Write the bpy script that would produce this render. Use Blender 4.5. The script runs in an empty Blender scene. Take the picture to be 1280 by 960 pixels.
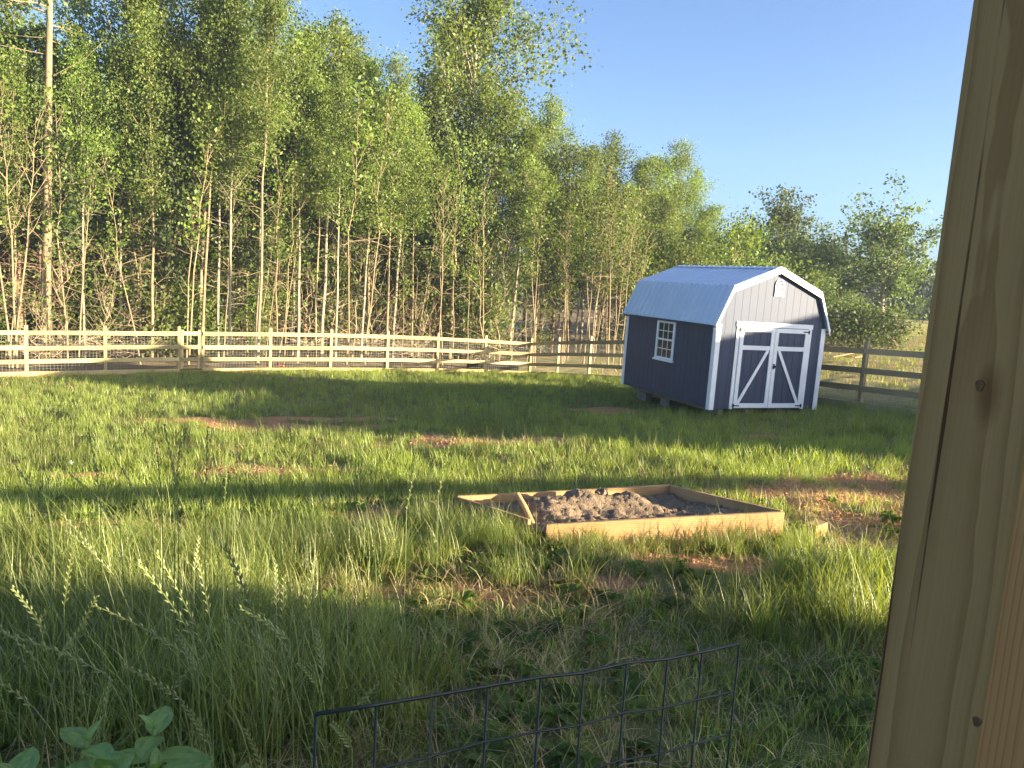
import bpy, math, random
import numpy as np
from mathutils import Vector, Matrix

random.seed(7)
RNG = np.random.default_rng(7)
scene = bpy.context.scene
COL = scene.collection
PI = math.pi
CAMZ = 2.5

# ------------------------------------------------------------------ camera basis
PITCH, ROLL, FOC = .136, .067, 961.0
fwd = np.array([0, math.cos(PITCH), -math.sin(PITCH)])
up0 = np.array([0, math.sin(PITCH), math.cos(PITCH)])
rt0 = np.array([1.0, 0, 0])
rt = rt0*math.cos(ROLL) + up0*math.sin(ROLL)
up = up0*math.cos(ROLL) - rt0*math.sin(ROLL)


def at(px, py, Y):
    """survey helper: the point at ground distance Y seen at a photo position"""
    d = rt*(px-640)/FOC + up*(480-py)/FOC + fwd
    return np.array([0, 0, CAMZ]) + d*(Y/d[1])


# ------------------------------------------------------------------ terrain
CP = np.array([(-15.9, 24.4, -4.15), (-9.2, 28.4, -3.96), (-5.15, 30.9, -4.02), (-1.25, 33.3, -4.15), (.65, 34.5, -4.2),
               (2.63, 30.1, -3.69), (8.5, 18.6, -2.52), (4.6, 17, -2.82), (7.3, 18.2, -2.7), (3, 20.7, -3.05), (.49, 7.1, -2.57),
               (-.5, 8.2, -2.67), (3.33, 7.6, -2.4), (1.98, 8.75, -2.45), (0, 3, -2.2), (-3, 3, -2.35), (3, 3, -2.05), (-5, 9, -3.0),
               (-8, 21, -3.75), (-12, 14, -3.7), (12, 16, -2.2), (10.5, 22, -2.35), (30, 60, -2.1), (0, 60, -4.0), (-30, 50, -4.0),
               (-30, 25, -4.2), (60, 60, -1.8), (20, 5, -1.5), (0, -5, -2.0), (-15, 0, -2.8), (20, -10, -1.3), (0, 42, -4.1), (-12, 34, -4.1)], float)


def _u(r):
    return np.where(r > 1e-9, r*r*np.log(np.maximum(r, 1e-9)), 0)


_s = CP[:, :2]/20
_n = len(CP)
_K = _u(np.linalg.norm(_s[:, None]-_s[None], axis=2)) + np.eye(_n)*.004
_Q = np.hstack([np.ones((_n, 1)), _s])
_A = np.block([[_K, _Q], [_Q.T, np.zeros((3, 3))]])
_W = np.linalg.solve(_A, np.concatenate([CP[:, 2], np.zeros(3)]))


def tz(x, y):
    x = np.atleast_1d(np.asarray(x, float)); y = np.atleast_1d(np.asarray(y, float))
    sx = np.clip(x, -32, 62)/20; sy = np.clip(y, -10, 62)/20
    out = np.zeros(x.shape)
    for k in range(_n):
        out += _W[k]*_u(np.hypot(sx-_s[k, 0], sy-_s[k, 1]))
    z = out + _W[_n] + _W[_n+1]*sx + _W[_n+2]*sy + CAMZ
    z = z + .035*np.sin(x*1.3+1)*np.sin(y*1.1+.4) + .02*np.sin(x*2.9+y*1.7) + .012*np.sin(x*5.1-y*4.3+2)
    return z


def Z(x, y):
    return float(tz(x, y)[0])


def gp(px, py):
    """where the sight line through a photo position meets the ground"""
    lo, hi = 1.0, 120.0
    Ys = np.linspace(lo, hi, 1200)
    P = np.array([at(px, py, Y) for Y in Ys])
    g = tz(P[:, 0], P[:, 1])
    k = int(np.argmax(P[:, 2] < g))
    return P[k]


# ------------------------------------------------------------------ object helpers
def props(o, label=None, cat=None, group=None, kind=None):
    if label: o['label'] = label
    if cat: o['category'] = cat
    if group: o['group'] = group
    if kind: o['kind'] = kind
    return o


def thing(name, label, cat, loc=(0, 0, 0), rz=0, group=None):
    o = bpy.data.objects.new(name, None); COL.objects.link(o)
    o.location = loc; o.rotation_euler = (0, 0, rz); o.empty_display_size = .2
    return props(o, label, cat, group)


def dup(root, loc, rz, scale=1, label=None, group=None, tilt=(0, 0)):
    r = root.copy(); COL.objects.link(r)
    r.location = loc; r.rotation_euler = (tilt[0], tilt[1], rz)
    r.scale = (scale, scale, scale) if not isinstance(scale, tuple) else scale
    if label: r['label'] = label
    if group: r['group'] = group
    for ch in KIDS.get(root.name, list(root.children)):
        c = ch.copy(); COL.objects.link(c); c.parent = r
        for g in list(ch.children):
            d = g.copy(); COL.objects.link(d); d.parent = c
    return r


KIDS = {}


class MB:
    """collects boxes, bars and tubes for ONE mesh"""
    def __init__(s):
        s.v = []; s.f = []; s.tone = None

    def add(s, v, f):
        b = len(s.v); s.v += [tuple(map(float, p)) for p in v]; s.f += [tuple(b+i for i in q) for q in f]

    def hexa(s, p):
        s.add(p, [(0, 3, 2, 1), (4, 5, 6, 7), (0, 1, 5, 4), (1, 2, 6, 5), (2, 3, 7, 6), (3, 0, 4, 7)])

    def box(s, a, b):
        (x0, y0, z0), (x1, y1, z1) = a, b
        s.hexa([(x0, y0, z0), (x1, y0, z0), (x1, y1, z0), (x0, y1, z0), (x0, y0, z1), (x1, y0, z1), (x1, y1, z1), (x0, y1, z1)])

    def bar(s, a, b, w, h, upv=(0, 0, 1)):
        """a beam from a to b, w wide sideways, h along upv"""
        a = Vector(a); b = Vector(b); d = (b-a).normalized(); u = Vector(upv)
        side = d.cross(u).normalized()*w/2; u2 = side.cross(d).normalized()*h/2
        s.hexa([a-side-u2, a+side-u2, b+side-u2, b-side-u2, a-side+u2, a+side+u2, b+side+u2, b-side+u2])

    def tube(s, pts, rad, n=6, cap=True):
        v, f = tube(pts, rad, n, cap); s.add(v, f)

    def prism(s, poly, dvec):
        n = len(poly); d = Vector(dvec)
        s.add([Vector(p) for p in poly] + [Vector(p)+d for p in poly],
              [tuple(range(n))[::-1], tuple(range(n, 2*n))] + [(i, (i+1) % n, n+(i+1) % n, n+i) for i in range(n)])

    def build(s, name, mat, parent=None, bevel=0, smooth=False):
        me = bpy.data.meshes.new(name); me.from_pydata(s.v, [], s.f); me.update()
        import bmesh
        bm = bmesh.new(); bm.from_mesh(me); bmesh.ops.recalc_face_normals(bm, faces=bm.faces); bm.to_mesh(me); bm.free()
        o = bpy.data.objects.new(name, me); COL.objects.link(o)
        me.materials.append(mat)
        if parent: o.parent = parent
        if bevel:
            m = o.modifiers.new('bevel', 'BEVEL'); m.width = bevel; m.segments = 2; m.limit_method = 'ANGLE'
        if smooth:
            for p in me.polygons: p.use_smooth = True
        return o


def tube(pts, rad, n=6, cap=True):
    pts = [Vector(p) for p in pts]
    if not hasattr(rad, '__len__'): rad = [rad]*len(pts)
    v = []; f = []
    prev = None
    for i, p in enumerate(pts):
        d = (pts[min(i+1, len(pts)-1)] - pts[max(i-1, 0)])
        d = d.normalized() if d.length > 1e-9 else Vector((0, 0, 1))
        if prev is None:
            a = d.orthogonal().normalized()
        else:
            a = (prev - d*prev.dot(d)); a = a.normalized() if a.length > 1e-6 else d.orthogonal().normalized()
        prev = a; b = d.cross(a)
        for k in range(n):
            t = 2*PI*k/n
            v.append(p + (a*math.cos(t)+b*math.sin(t))*rad[i])
    for i in range(len(pts)-1):
        for k in range(n):
            k2 = (k+1) % n
            f.append((i*n+k, i*n+k2, (i+1)*n+k2, (i+1)*n+k))
    if cap:
        f.append(tuple(range(n))[::-1]); f.append(tuple(range((len(pts)-1)*n, len(pts)*n)))
    return v, f


def np_mesh(name, V, F, mat, tone=None, smooth=False):
    """fast mesh: V (n,3), F (m,k) with one k"""
    me = bpy.data.meshes.new(name)
    n, (m, k) = len(V), F.shape
    me.vertices.add(n); me.vertices.foreach_set('co', np.ascontiguousarray(V, np.float32).ravel())
    me.loops.add(m*k); me.loops.foreach_set('vertex_index', np.ascontiguousarray(F, np.int32).ravel())
    me.polygons.add(m); me.polygons.foreach_set('loop_start', np.arange(0, m*k, k, dtype=np.int32))
    if tone is not None:
        a = me.attributes.new('tone', 'FLOAT', 'FACE'); a.data.foreach_set('value', np.ascontiguousarray(tone, np.float32))
    if smooth: me.polygons.foreach_set('use_smooth', np.ones(m, bool))
    me.update(calc_edges=True); me.validate()
    if mat: me.materials.append(mat)
    return me


def obj(name, me, parent=None, loc=None):
    o = bpy.data.objects.new(name, me); COL.objects.link(o)
    if parent: o.parent = parent
    if loc is not None: o.location = loc
    return o


# ------------------------------------------------------------------ materials
class NT:
    def __init__(s, name):
        s.m = bpy.data.materials.new(name); s.m.use_nodes = True; s.t = s.m.node_tree; s.t.nodes.clear()
        s.out = s.t.nodes.new('ShaderNodeOutputMaterial')

    def n(s, kind, **kw):
        nd = s.t.nodes.new('ShaderNode'+kind)
        for k, v in kw.items():
            if k.startswith('i_'):
                key = k[2:]
                nd.inputs[int(key) if key.isdigit() else key.replace('_', ' ')].default_value = v
            else: setattr(nd, k, v)
        return nd

    def l(s, a, b): s.t.links.new(a, b)

    def ramp(s, fac, stops):
        r = s.n('ValToRGB'); e = r.color_ramp.elements
        while len(e) < len(stops): e.new(.5)
        for el, (p, c) in zip(e, stops): el.position = p; el.color = (*c, 1) if len(c) == 3 else c
        s.l(fac, r.inputs[0]); return r.outputs[0]

    def noise(s, vec, scale, detail=4, rough=.55, dist=0):
        nd = s.n('TexNoise', i_Scale=scale, i_Detail=detail, i_Roughness=rough, i_Distortion=dist)
        if vec is not None: s.l(vec, nd.inputs['Vector'])
        return nd.outputs[0]

    def mix(s, fac, a, b, mode='MIX'):
        nd = s.n('Mix', data_type='RGBA', blend_type=mode)
        for sock, val in ((nd.inputs[0], fac), (nd.inputs[6], a), (nd.inputs[7], b)):
            if hasattr(val, 'is_output'): s.l(val, sock)
            else: sock.default_value = val if not (isinstance(val, tuple) and len(val) == 3) else (*val, 1)
        return nd.outputs[2]

    def map(s, vec, scale=(1, 1, 1), loc=(0, 0, 0)):
        nd = s.n('Mapping'); nd.inputs['Scale'].default_value = scale; nd.inputs['Location'].default_value = loc
        s.l(vec, nd.inputs[0]); return nd.outputs[0]

    def principled(s, color, rough=.8, bump=None, bstr=.3, bdist=.01, metal=0, spec=.3):
        p = s.n('BsdfPrincipled', i_Metallic=metal)
        p.inputs['Specular IOR Level'].default_value = spec
        for sock, val in ((p.inputs['Base Color'], color), (p.inputs['Roughness'], rough)):
            if hasattr(val, 'is_output'): s.l(val, sock)
            else: sock.default_value = (*val, 1) if isinstance(val, tuple) and len(val) == 3 else val
        if bump is not None:
            b = s.n('Bump', i_Strength=bstr, i_Distance=bdist); s.l(bump, b.inputs['Height']); s.l(b.outputs[0], p.inputs['Normal'])
        s.l(p.outputs[0], s.out.inputs[0]); return p


def leaf_mat(name, dark, mid, light, transl=.45, gloss=.06, inst=False, macro=.35):
    t = NT(name)
    a = t.n('Attribute', attribute_name='tone').outputs['Fac']
    col = t.ramp(a, [(0, dark), (.5, mid), (1, light)])
    oi = t.n('ObjectInfo')
    hsv = t.n('HueSaturation'); t.l(col, hsv.inputs['Color'])
    mr = t.n('MapRange', i_3=.488, i_4=.506); t.l(oi.outputs['Random'], mr.inputs[0]); t.l(mr.outputs[0], hsv.inputs['Hue'])
    mv = t.n('MapRange', i_3=1-macro, i_4=1+macro); t.l(oi.outputs['Random'], mv.inputs[0])
    geo = t.n('NewGeometry')
    nz = t.noise(geo.outputs['Position'], .35 if inst else .9, 2)
    m2 = t.n('MapRange', i_1=.3, i_2=.7, i_3=1-macro, i_4=1+macro); t.l(nz, m2.inputs[0])
    mm = t.n('Math', operation='MULTIPLY'); t.l(mv.outputs[0], mm.inputs[0]); t.l(m2.outputs[0], mm.inputs[1])
    t.l(mm.outputs[0], hsv.inputs['Value'])
    c = hsv.outputs[0]
    d = t.n('BsdfDiffuse'); tr = t.n('BsdfTranslucent'); g = t.n('BsdfGlossy', i_Roughness=.55)
    t.l(c, d.inputs[0])
    warm = t.mix(1.0, c, (1.25, 1.2, .55), 'MULTIPLY'); t.l(warm, tr.inputs[0])
    m = t.n('MixShader', i_0=transl); t.l(d.outputs[0], m.inputs[1]); t.l(tr.outputs[0], m.inputs[2])
    k = t.n('MixShader', i_0=gloss); t.l(m.outputs[0], k.inputs[1]); t.l(g.outputs[0], k.inputs[2])
    t.l(k.outputs[0], t.out.inputs[0])
    return t.m


def bark_mat(name, a, b, scale=6):
    t = NT(name); geo = t.n('TexCoord').outputs['Object']
    v = t.map(geo, (scale, scale, scale*.25))
    nz = t.noise(v, 2.2, 5, .65); big = t.noise(geo, .7, 2)
    c = t.mix(nz, a, b); c = t.mix(.35, c, t.ramp(big, [(.3, (.6, .6, .6)), (.7, (1.2, 1.15, 1.05))]), 'MULTIPLY')
    t.principled(c, .9, nz, .6, .02); return t.m


def lumber_mat(name, light, dark, along=0, knots=True, scale=1.0, weather=.25):
    """sawn softwood: grain runs along object axis `along`"""
    t = NT(name); tc = t.n('TexCoord').outputs['Object']
    sc = [22*scale]*3; sc[along] = .7*scale
    v = t.map(tc, tuple(sc))
    g1 = t.noise(v, 1.6, 5, .6, 1.2)
    w = t.n('TexWave', wave_type='RINGS', rings_direction='XYZ'[along], i_Scale=.8, i_Distortion=7, i_Detail=3)
    w.inputs['Detail Scale'].default_value = 1.2; t.l(v, w.inputs[0])
    f = t.mix(.5, g1, w.outputs[0])
    c = t.ramp(f, [(.1, dark), (.5, tuple(.3*a+.7*b for a, b in zip(dark, light))), (.8, light)])
    st = t.noise(tc, 1.3, 4); oi = t.n('ObjectInfo').outputs['Random']
    c = t.mix(weather, c, t.ramp(st, [(.35, (.55, .53, .5)), (.6, (1.1, 1.08, 1.0))]), 'MULTIPLY')
    r = t.n('MapRange', i_3=.68, i_4=1.18); t.l(oi, r.inputs[0])
    hs = t.n('HueSaturation'); t.l(c, hs.inputs['Color']); t.l(r.outputs[0], hs.inputs['Value'])
    t.principled(hs.outputs[0], .82, f, .35, .004); return t.m


def paint_mat(name, col, rough=.55, var=.12, scale=3):
    t = NT(name); tc = t.n('TexCoord').outputs['Object']
    nz = t.noise(tc, scale, 5, .6); fine = t.noise(tc, 60, 3)
    lo = tuple(c*(1-var) for c in col); hi = tuple(min(1, c*(1+var)) for c in col)
    c = t.ramp(nz, [(.3, lo), (.7, hi)])
    t.principled(c, rough, fine, .15, .002, spec=.35); return t.m


M = {}
M['fence'] = lumber_mat('treated_pine', (.46, .37, .18), (.30, .23, .10), 0)
M['fence_post'] = lumber_mat('treated_pine_post', (.44, .35, .17), (.28, .21, .09), 2)
M['fence_grey'] = lumber_mat('weathered_pine', (.40, .33, .20), (.24, .19, .11), 0)  # slightly greyer, duller pine for the run behind the shed
M['fence_post_grey'] = lumber_mat('weathered_pine_post', (.44, .36, .21), (.26, .20, .11), 2)
M['bed'] = lumber_mat('raw_board', (.44, .275, .13), (.30, .175, .08), 0, scale=.9, weather=.6)
M['wire'] = paint_mat('coated_wire', (.012, .02, .018), .45)
M['meshwire'] = paint_mat('galvanised_mesh', (.30, .29, .26), .5)
M['white'] = paint_mat('white_trim_paint', (.80, .80, .80), .5, .05)
M['black'] = paint_mat('black_iron', (.012, .012, .013), .45)
M['block'] = paint_mat('concrete_block', (.15, .145, .135), .95, .25, 9)
M['skid'] = lumber_mat('treated_skid', (.22, .18, .11), (.12, .10, .06), 1)
M['pole'] = bark_mat('sweetgum_bark', (.27, .21, .125), (.15, .115, .07), 5)
M['pine_bark'] = bark_mat('pine_bark', (.27, .17, .11), (.12, .08, .055), 5)
M['grey_bark'] = bark_mat('grey_bark', (.34, .29, .21), (.17, .145, .105), 5)
M['dead'] = bark_mat('dead_twig_bark', (.36, .28, .19), (.21, .16, .11), 5)
M['leaf'] = leaf_mat('sweetgum_leaf', (.082, .125, .026), (.125, .18, .036), (.175, .23, .055), .55, .02)
M['leaf_low'] = leaf_mat('understory_leaf', (.048, .085, .014), (.095, .145, .022), (.165, .215, .04), .5, .02)
M['pine'] = leaf_mat('pine_needles', (.03, .055, .018), (.055, .085, .026), (.09, .13, .04), .3, .02)
M['oak'] = leaf_mat('oak_leaf', (.045, .075, .024), (.075, .11, .036), (.12, .16, .055), .4, .02)
M['far'] = leaf_mat('far_wood_leaf', (.04, .062, .018), (.065, .09, .026), (.11, .14, .045), .35, .0)
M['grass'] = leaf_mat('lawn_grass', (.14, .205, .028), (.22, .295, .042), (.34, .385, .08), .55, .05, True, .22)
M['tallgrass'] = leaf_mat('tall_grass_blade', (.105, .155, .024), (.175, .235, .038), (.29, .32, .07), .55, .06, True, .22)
M['straw'] = leaf_mat('dry_grass', (.22, .16, .07), (.36, .28, .13), (.48, .39, .20), .35, .04, True, .2)
M['seed'] = leaf_mat('ryegrass_seed', (.16, .22, .06), (.24, .29, .09), (.34, .37, .14), .4, .06, False, .12)
M['basil'] = leaf_mat('basil_leaf_skin', (.15, .25, .05), (.21, .34, .065), (.30, .42, .10), .4, .06, False, .1)


def post_mat():
    t = NT('porch_post_wood'); tc = t.n('TexCoord').outputs['Object']
    warp = t.n('TexNoise', i_Scale=1.0, i_Detail=3); t.l(t.map(tc, (7, 7, .9)), warp.inputs['Vector'])
    sub = t.n('VectorMath', operation='SUBTRACT'); t.l(warp.outputs['Color'], sub.inputs[0]); sub.inputs[1].default_value = (.5, .5, .5)
    sc = t.n('VectorMath', operation='MULTIPLY'); t.l(sub.outputs[0], sc.inputs[0]); sc.inputs[1].default_value = (.022, .022, 0)
    add = t.n('VectorMath', operation='ADD'); t.l(t.map(tc, (1, 1, .05), (-.115, -.075, 0)), add.inputs[0]); t.l(sc.outputs[0], add.inputs[1])
    w = t.n('TexWave', wave_type='RINGS', rings_direction='Z', wave_profile='SAW', i_Scale=34, i_Distortion=.8, i_Detail=2)
    t.l(add.outputs[0], w.inputs[0])
    fine = t.noise(t.map(tc, (240, 240, 4)), 1.0, 4)
    c = t.ramp(w.outputs[0], [(0, (.35, .222, .088)), (.6, (.33, .205, .080)), (.88, (.27, .162, .06)), (.97, (.26, .155, .056)), (1, (.34, .215, .084))])
    c = t.mix(.5, c, t.ramp(fine, [(.3, (.85, .84, .81)), (.65, (1.08, 1.06, 1.04))]), 'MULTIPLY')
    st = t.noise(t.map(tc, (5, 5, 1.6)), 1.5, 5)
    c = t.mix(.6, c, t.ramp(st, [(.3, (.85, .85, .8)), (.65, (1.08, 1.05, 1))]), 'MULTIPLY')
    vor = t.n('TexVoronoi', i_Scale=1.0, feature='F1'); t.l(t.map(tc, (7, 7, 3.2), (.35, .2, .55)), vor.inputs[0])
    kn = t.ramp(vor.outputs['Distance'], [(.05, (.16, .10, .07)), (.085, (.55, .46, .36)), (.16, (1, 1, 1))])
    c = t.mix(.9, c, kn, 'MULTIPLY')
    cr = t.noise(t.map(tc, (55, 55, .8)), 1.0, 1, .3)
    ck = t.ramp(cr, [(.30, (.25, .2, .16)), (.315, (1, 1, 1))])
    c = t.mix(1.0, c, ck, 'MULTIPLY')
    t.principled(c, .85, t.mix(.5, w.outputs[0], fine), .35, .002); return t.m


M['post'] = post_mat()


def ground_mat():
    t = NT('yard_ground'); g = t.n('NewGeometry').outputs['Position']
    clay = t.n('Attribute', attribute_name='clay').outputs['Fac']
    lit = t.n('Attribute', attribute_name='litter').outputs['Fac']
    tan = t.n('Attribute', attribute_name='field').outputs['Fac']
    n1 = t.noise(g, 1.4, 6, .65); n2 = t.noise(g, 22, 5, .7); n3 = t.noise(g, .25, 3)
    soil = t.ramp(n2, [(.3, (.09, .075, .035)), (.7, (.19, .16, .075))])
    turf = t.ramp(n1, [(.35, (.09, .12, .028)), (.65, (.15, .17, .045))])
    base = t.mix(t.ramp(n1, [(.4, (.35, .35, .35)), (.65, (.8, .8, .8))]), soil, turf)
    cl = t.ramp(n2, [(.25, (.28, .12, .055)), (.5, (.42, .20, .10)), (.8, (.55, .32, .18))])
    ca = t.n('Math', operation='ADD'); t.l(clay, ca.inputs[0])
    sb = t.n('MapRange', i_1=.3, i_2=.7, i_3=-.35, i_4=.35); t.l(n1, sb.inputs[0]); t.l(sb.outputs[0], ca.inputs[1])
    cm = t.ramp(ca.outputs[0], [(.35, (0, 0, 0)), (.75, (1, 1, 1))])
    base = t.mix(cm, base, cl)
    li = t.ramp(n2, [(.25, (.10, .075, .05)), (.55, (.19, .145, .095)), (.8, (.30, .23, .15))])
    base = t.mix(lit, base, li)
    fd = t.ramp(n1, [(.3, (.30, .235, .11)), (.5, (.24, .22, .09)), (.7, (.40, .27, .14))])
    base = t.mix(tan, base, fd)
    h = t.mix(.5, n1, n2)
    t.principled(base, .95, h, .7, .05, spec=.1); return t.m


def soil_mat(name, a, b, sc=14):
    t = NT(name); g = t.n('TexCoord').outputs['Object']
    n1 = t.noise(g, sc, 6, .7); n2 = t.noise(g, sc*4, 4)
    c = t.ramp(n1, [(.3, a), (.7, b)]); t.principled(c, .97, t.mix(.4, n1, n2), .9, .03, spec=.1); return t.m


M['clay'] = soil_mat('red_clay', (.26, .115, .055), (.50, .28, .16), 9)
M['soil'] = soil_mat('compost_soil', (.12, .085, .056), (.29, .215, .148))


def siding_mat():
    t = NT('navy_siding'); tc = t.n('TexCoord').outputs['Object']
    gr = t.noise(t.map(tc, (30, 30, 1.2)), 1.5, 5, .7); big = t.noise(tc, 1.1, 3)
    c = t.mix(gr, (.022, .034, .070), (.039, .054, .102))
    c = t.mix(.3, c, t.ramp(big, [(.3, (.75, .75, .75)), (.7, (1.25, 1.22, 1.2))]), 'MULTIPLY')
    t.principled(c, .62, gr, .4, .004, spec=.4); return t.m


M['siding'] = siding_mat()


def metal_mat():
    t = NT('ribbed_steel'); tc = t.n('TexCoord').outputs['Object']
    nz = t.noise(tc, 1.5, 3)
    c = t.ramp(nz, [(.3, (.52, .62, .76)), (.7, (.57, .66, .80))])
    t.principled(c, .34, metal=.35, spec=.5); return t.m


M['roof'] = metal_mat()


def glass_mat():
    t = NT('window_glass')
    p = t.principled((.02, .024, .03), .12, spec=.15); return t.m


M['glass'] = glass_mat()


# ------------------------------------------------------------------ ground sheet
def axis(lo, hi, step, far):
    mid = list(np.arange(lo, hi+step*.5, step))
    out = [hi]; s = step
    r = []
    while out[-1] < far: s *= 1.22; out.append(out[-1]+s); r.append(out[-1])
    out = [lo]; s = step; l = []
    while out[-1] > -far: s *= 1.22; out.append(out[-1]-s); l.append(out[-1])
    return np.array(l[::-1]+mid+r)


def vnoise(x, y, s, seed):
    g = np.random.default_rng(seed); out = 0
    for k in range(5):
        a = g.uniform(0, 2*PI); f = s*g.uniform(.6, 1.7); out = out + np.sin((x*math.cos(a)+y*math.sin(a))*f + g.uniform(0, 6))
    return out/5


# clay patches surveyed in the photograph: position, half width and half depth in metres
CLAY = []
for px, py, rx, ry in [(600, 552, 1.5, .55), (330, 536, 2.0, .45), (350, 590, 1.1, .35), (175, 658, .75, .3), (90, 663, .7, .25), (255, 525, 1.4, .4), (400, 525, 1.4, .3), (620, 738, .55, .22),
                       (1085, 655, .9, .45), (1060, 620, 1.4, .55), (1120, 690, .7, .4), (690, 742, .75, .2), (890, 705, .55, .2), (1110, 600, 1.0, .35), (470, 650, .6, .25),
                       (740, 735, .4, .14), (440, 745, .4, .15), (240, 665, .7, .2), (590, 740, .4, .12), (830, 700, .35, .13), (110, 595, .5, .15), (950, 545, .6, .3), (760, 515, .8, .5)]:
    P = gp(px, py); CLAY.append((P[0], P[1], rx, ry))

C0 = np.array([-15.6, 24.4]); C1 = np.array([.75, 34.5]); C2 = np.array([8.5, 18.6])


def beyond(x, y):
    """signed distance beyond the two fence runs (positive = outside the yard)"""
    def sd(p, q):
        d = q-p; L = np.hypot(*d); n = np.array([-d[1], d[0]])/L
        return (x-p[0])*n[0] + (y-p[1])*n[1]
    return np.maximum(sd(C0, C1), sd(C1, C2))


def clay_at(x, y):
    c = np.zeros(np.shape(x))
    wob = .55*vnoise(x, y, 3.2, 51)+.45*vnoise(x, y, 8, 52)
    for cx, cy, rx, ry in CLAY:
        d = ((x-cx)/rx)**2 + ((y-cy)/ry)**2
        c = np.maximum(c, np.clip(1.15-d*.5+wob*.9, 0, .9)*(d < 3.5))
    b = beyond(x, y)
    c = np.maximum(c, np.clip(1-np.abs(b+.15)/.45, 0, .8)*(x < 1))
    return c


xs = axis(-19, 14, .16, 1800); ys = axis(1.5, 37, .16, 1800)
GX, GY = np.meshgrid(xs, ys)
GZ = tz(GX.ravel(), GY.ravel())
V = np.column_stack([GX.ravel(), GY.ravel(), GZ])
nx, ny = len(xs), len(ys)
ii = (np.arange(ny-1)[:, None]*nx + np.arange(nx-1)[None]).ravel()
F = np.column_stack([ii, ii+1, ii+nx+1, ii+nx])
me = np_mesh('ground', V, F, ground_mat(), smooth=True)
b = beyond(V[:, 0], V[:, 1])
wood_side = np.clip((2.0-V[:, 0]+(V[:, 1]-34)*.35)/5, 0, 1)
for nm, val in (('clay', clay_at(V[:, 0], V[:, 1])), ('litter', np.clip((b-.1)/.6, 0, 1)*wood_side),
                ('field', np.clip((b-.3)/1.2, 0, 1)*(1-wood_side))):
    a = me.attributes.new(nm, 'FLOAT', 'POINT'); a.data.foreach_set('value', val.astype(np.float32))
props(obj('ground', me), kind='structure')

# ------------------------------------------------------------------ grass tufts (instanced stuff)
def tuft(name, mat, n, r, h, hv, w, lean, seg=3, seed=0, droop=.3):
    g = np.random.default_rng(seed); Vs = []; Fs = []; T = []
    for i in range(n):
        a = g.uniform(0, 2*PI); rr = r*math.sqrt(g.uniform()); x, y = rr*math.cos(a), rr*math.sin(a)
        H = h*(1+g.uniform(-hv, hv)); d = g.uniform(0, 2*PI); le = lean*g.uniform(.2, 1)*H
        dr = droop*g.uniform(0, 1)
        wd = w*g.uniform(.6, 1.3); dirv = np.array([math.cos(d), math.sin(d), 0]); side = np.array([-math.sin(d), math.cos(d), 0])
        tone = g.uniform(); b0 = len(Vs)
        for k in range(seg+1):
            t = k/seg
            p = np.array([x, y, 0]) + dirv*(le*(t**1.8)) + np.array([0, 0, H*(t-dr*t**3)])
            ww = wd*(1-t**1.6)*.5 + .0004
            Vs += [p-side*ww, p+side*ww]
        for k in range(seg):
            q = b0+2*k; Fs.append((q, q+1, q+3, q+2)); T.append(np.clip(tone*.8+.25*k/seg, 0, 1))
    me = np_mesh(name, np.array(Vs), np.array(Fs), mat, np.array(T))
    return bpy.data.objects.new(name, me)      # source only, not linked to the scene


def scatter(name, P, scl, rot, idx, sources, label, cat):
    me = bpy.data.meshes.new(name); n = len(P)
    me.vertices.add(n); me.vertices.foreach_set('co', np.ascontiguousarray(P, np.float32).ravel())
    for nm, ty, data in (('scl', 'FLOAT', scl), ('idx', 'INT', idx)):
        a = me.attributes.new(nm, ty, 'POINT'); a.data.foreach_set('value', np.ascontiguousarray(data, np.float32 if ty == 'FLOAT' else np.int32))
    a = me.attributes.new('rot', 'FLOAT_VECTOR', 'POINT'); a.data.foreach_set('vector', np.ascontiguousarray(rot, np.float32).ravel())
    o = obj(name, me); props(o, label, cat, kind='stuff')
    ng = bpy.data.node_groups.new(name+'_scatter', 'GeometryNodeTree')
    ng.interface.new_socket('Geometry', in_out='INPUT', socket_type='NodeSocketGeometry')
    ng.interface.new_socket('Geometry', in_out='OUTPUT', socket_type='NodeSocketGeometry')
    N = ng.nodes.new; L = ng.links.new
    gi = N('NodeGroupInput'); go = N('NodeGroupOutput')
    mp = N('GeometryNodeMeshToPoints'); L(gi.outputs[0], mp.inputs[0])
    g2 = N('GeometryNodeGeometryToInstance')
    for s in sources:
        oi = N('GeometryNodeObjectInfo'); oi.inputs['Object'].default_value = s
        L(oi.outputs['Geometry'], g2.inputs[0])
    ip = N('GeometryNodeInstanceOnPoints'); L(mp.outputs[0], ip.inputs['Points']); L(g2.outputs[0], ip.inputs['Instance'])
    ip.inputs['Pick Instance'].default_value = True
    for nm, ty, sock in (('scl', 'FLOAT', 'Scale'), ('idx', 'INT', 'Instance Index'), ('rot', 'FLOAT_VECTOR', 'Rotation')):
        na = N('GeometryNodeInputNamedAttribute'); na.data_type = ty; na.inputs[0].default_value = nm
        L(na.outputs[0], ip.inputs[sock])
    L(ip.outputs[0], go.inputs[0])
    md = o.modifiers.new('scatter', 'NODES'); md.node_group = ng
    return o


def rots(n, tilt=.12):
    return np.column_stack([RNG.normal(0, tilt, n), RNG.normal(0, tilt, n), RNG.uniform(0, 2*PI, n)])


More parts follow.
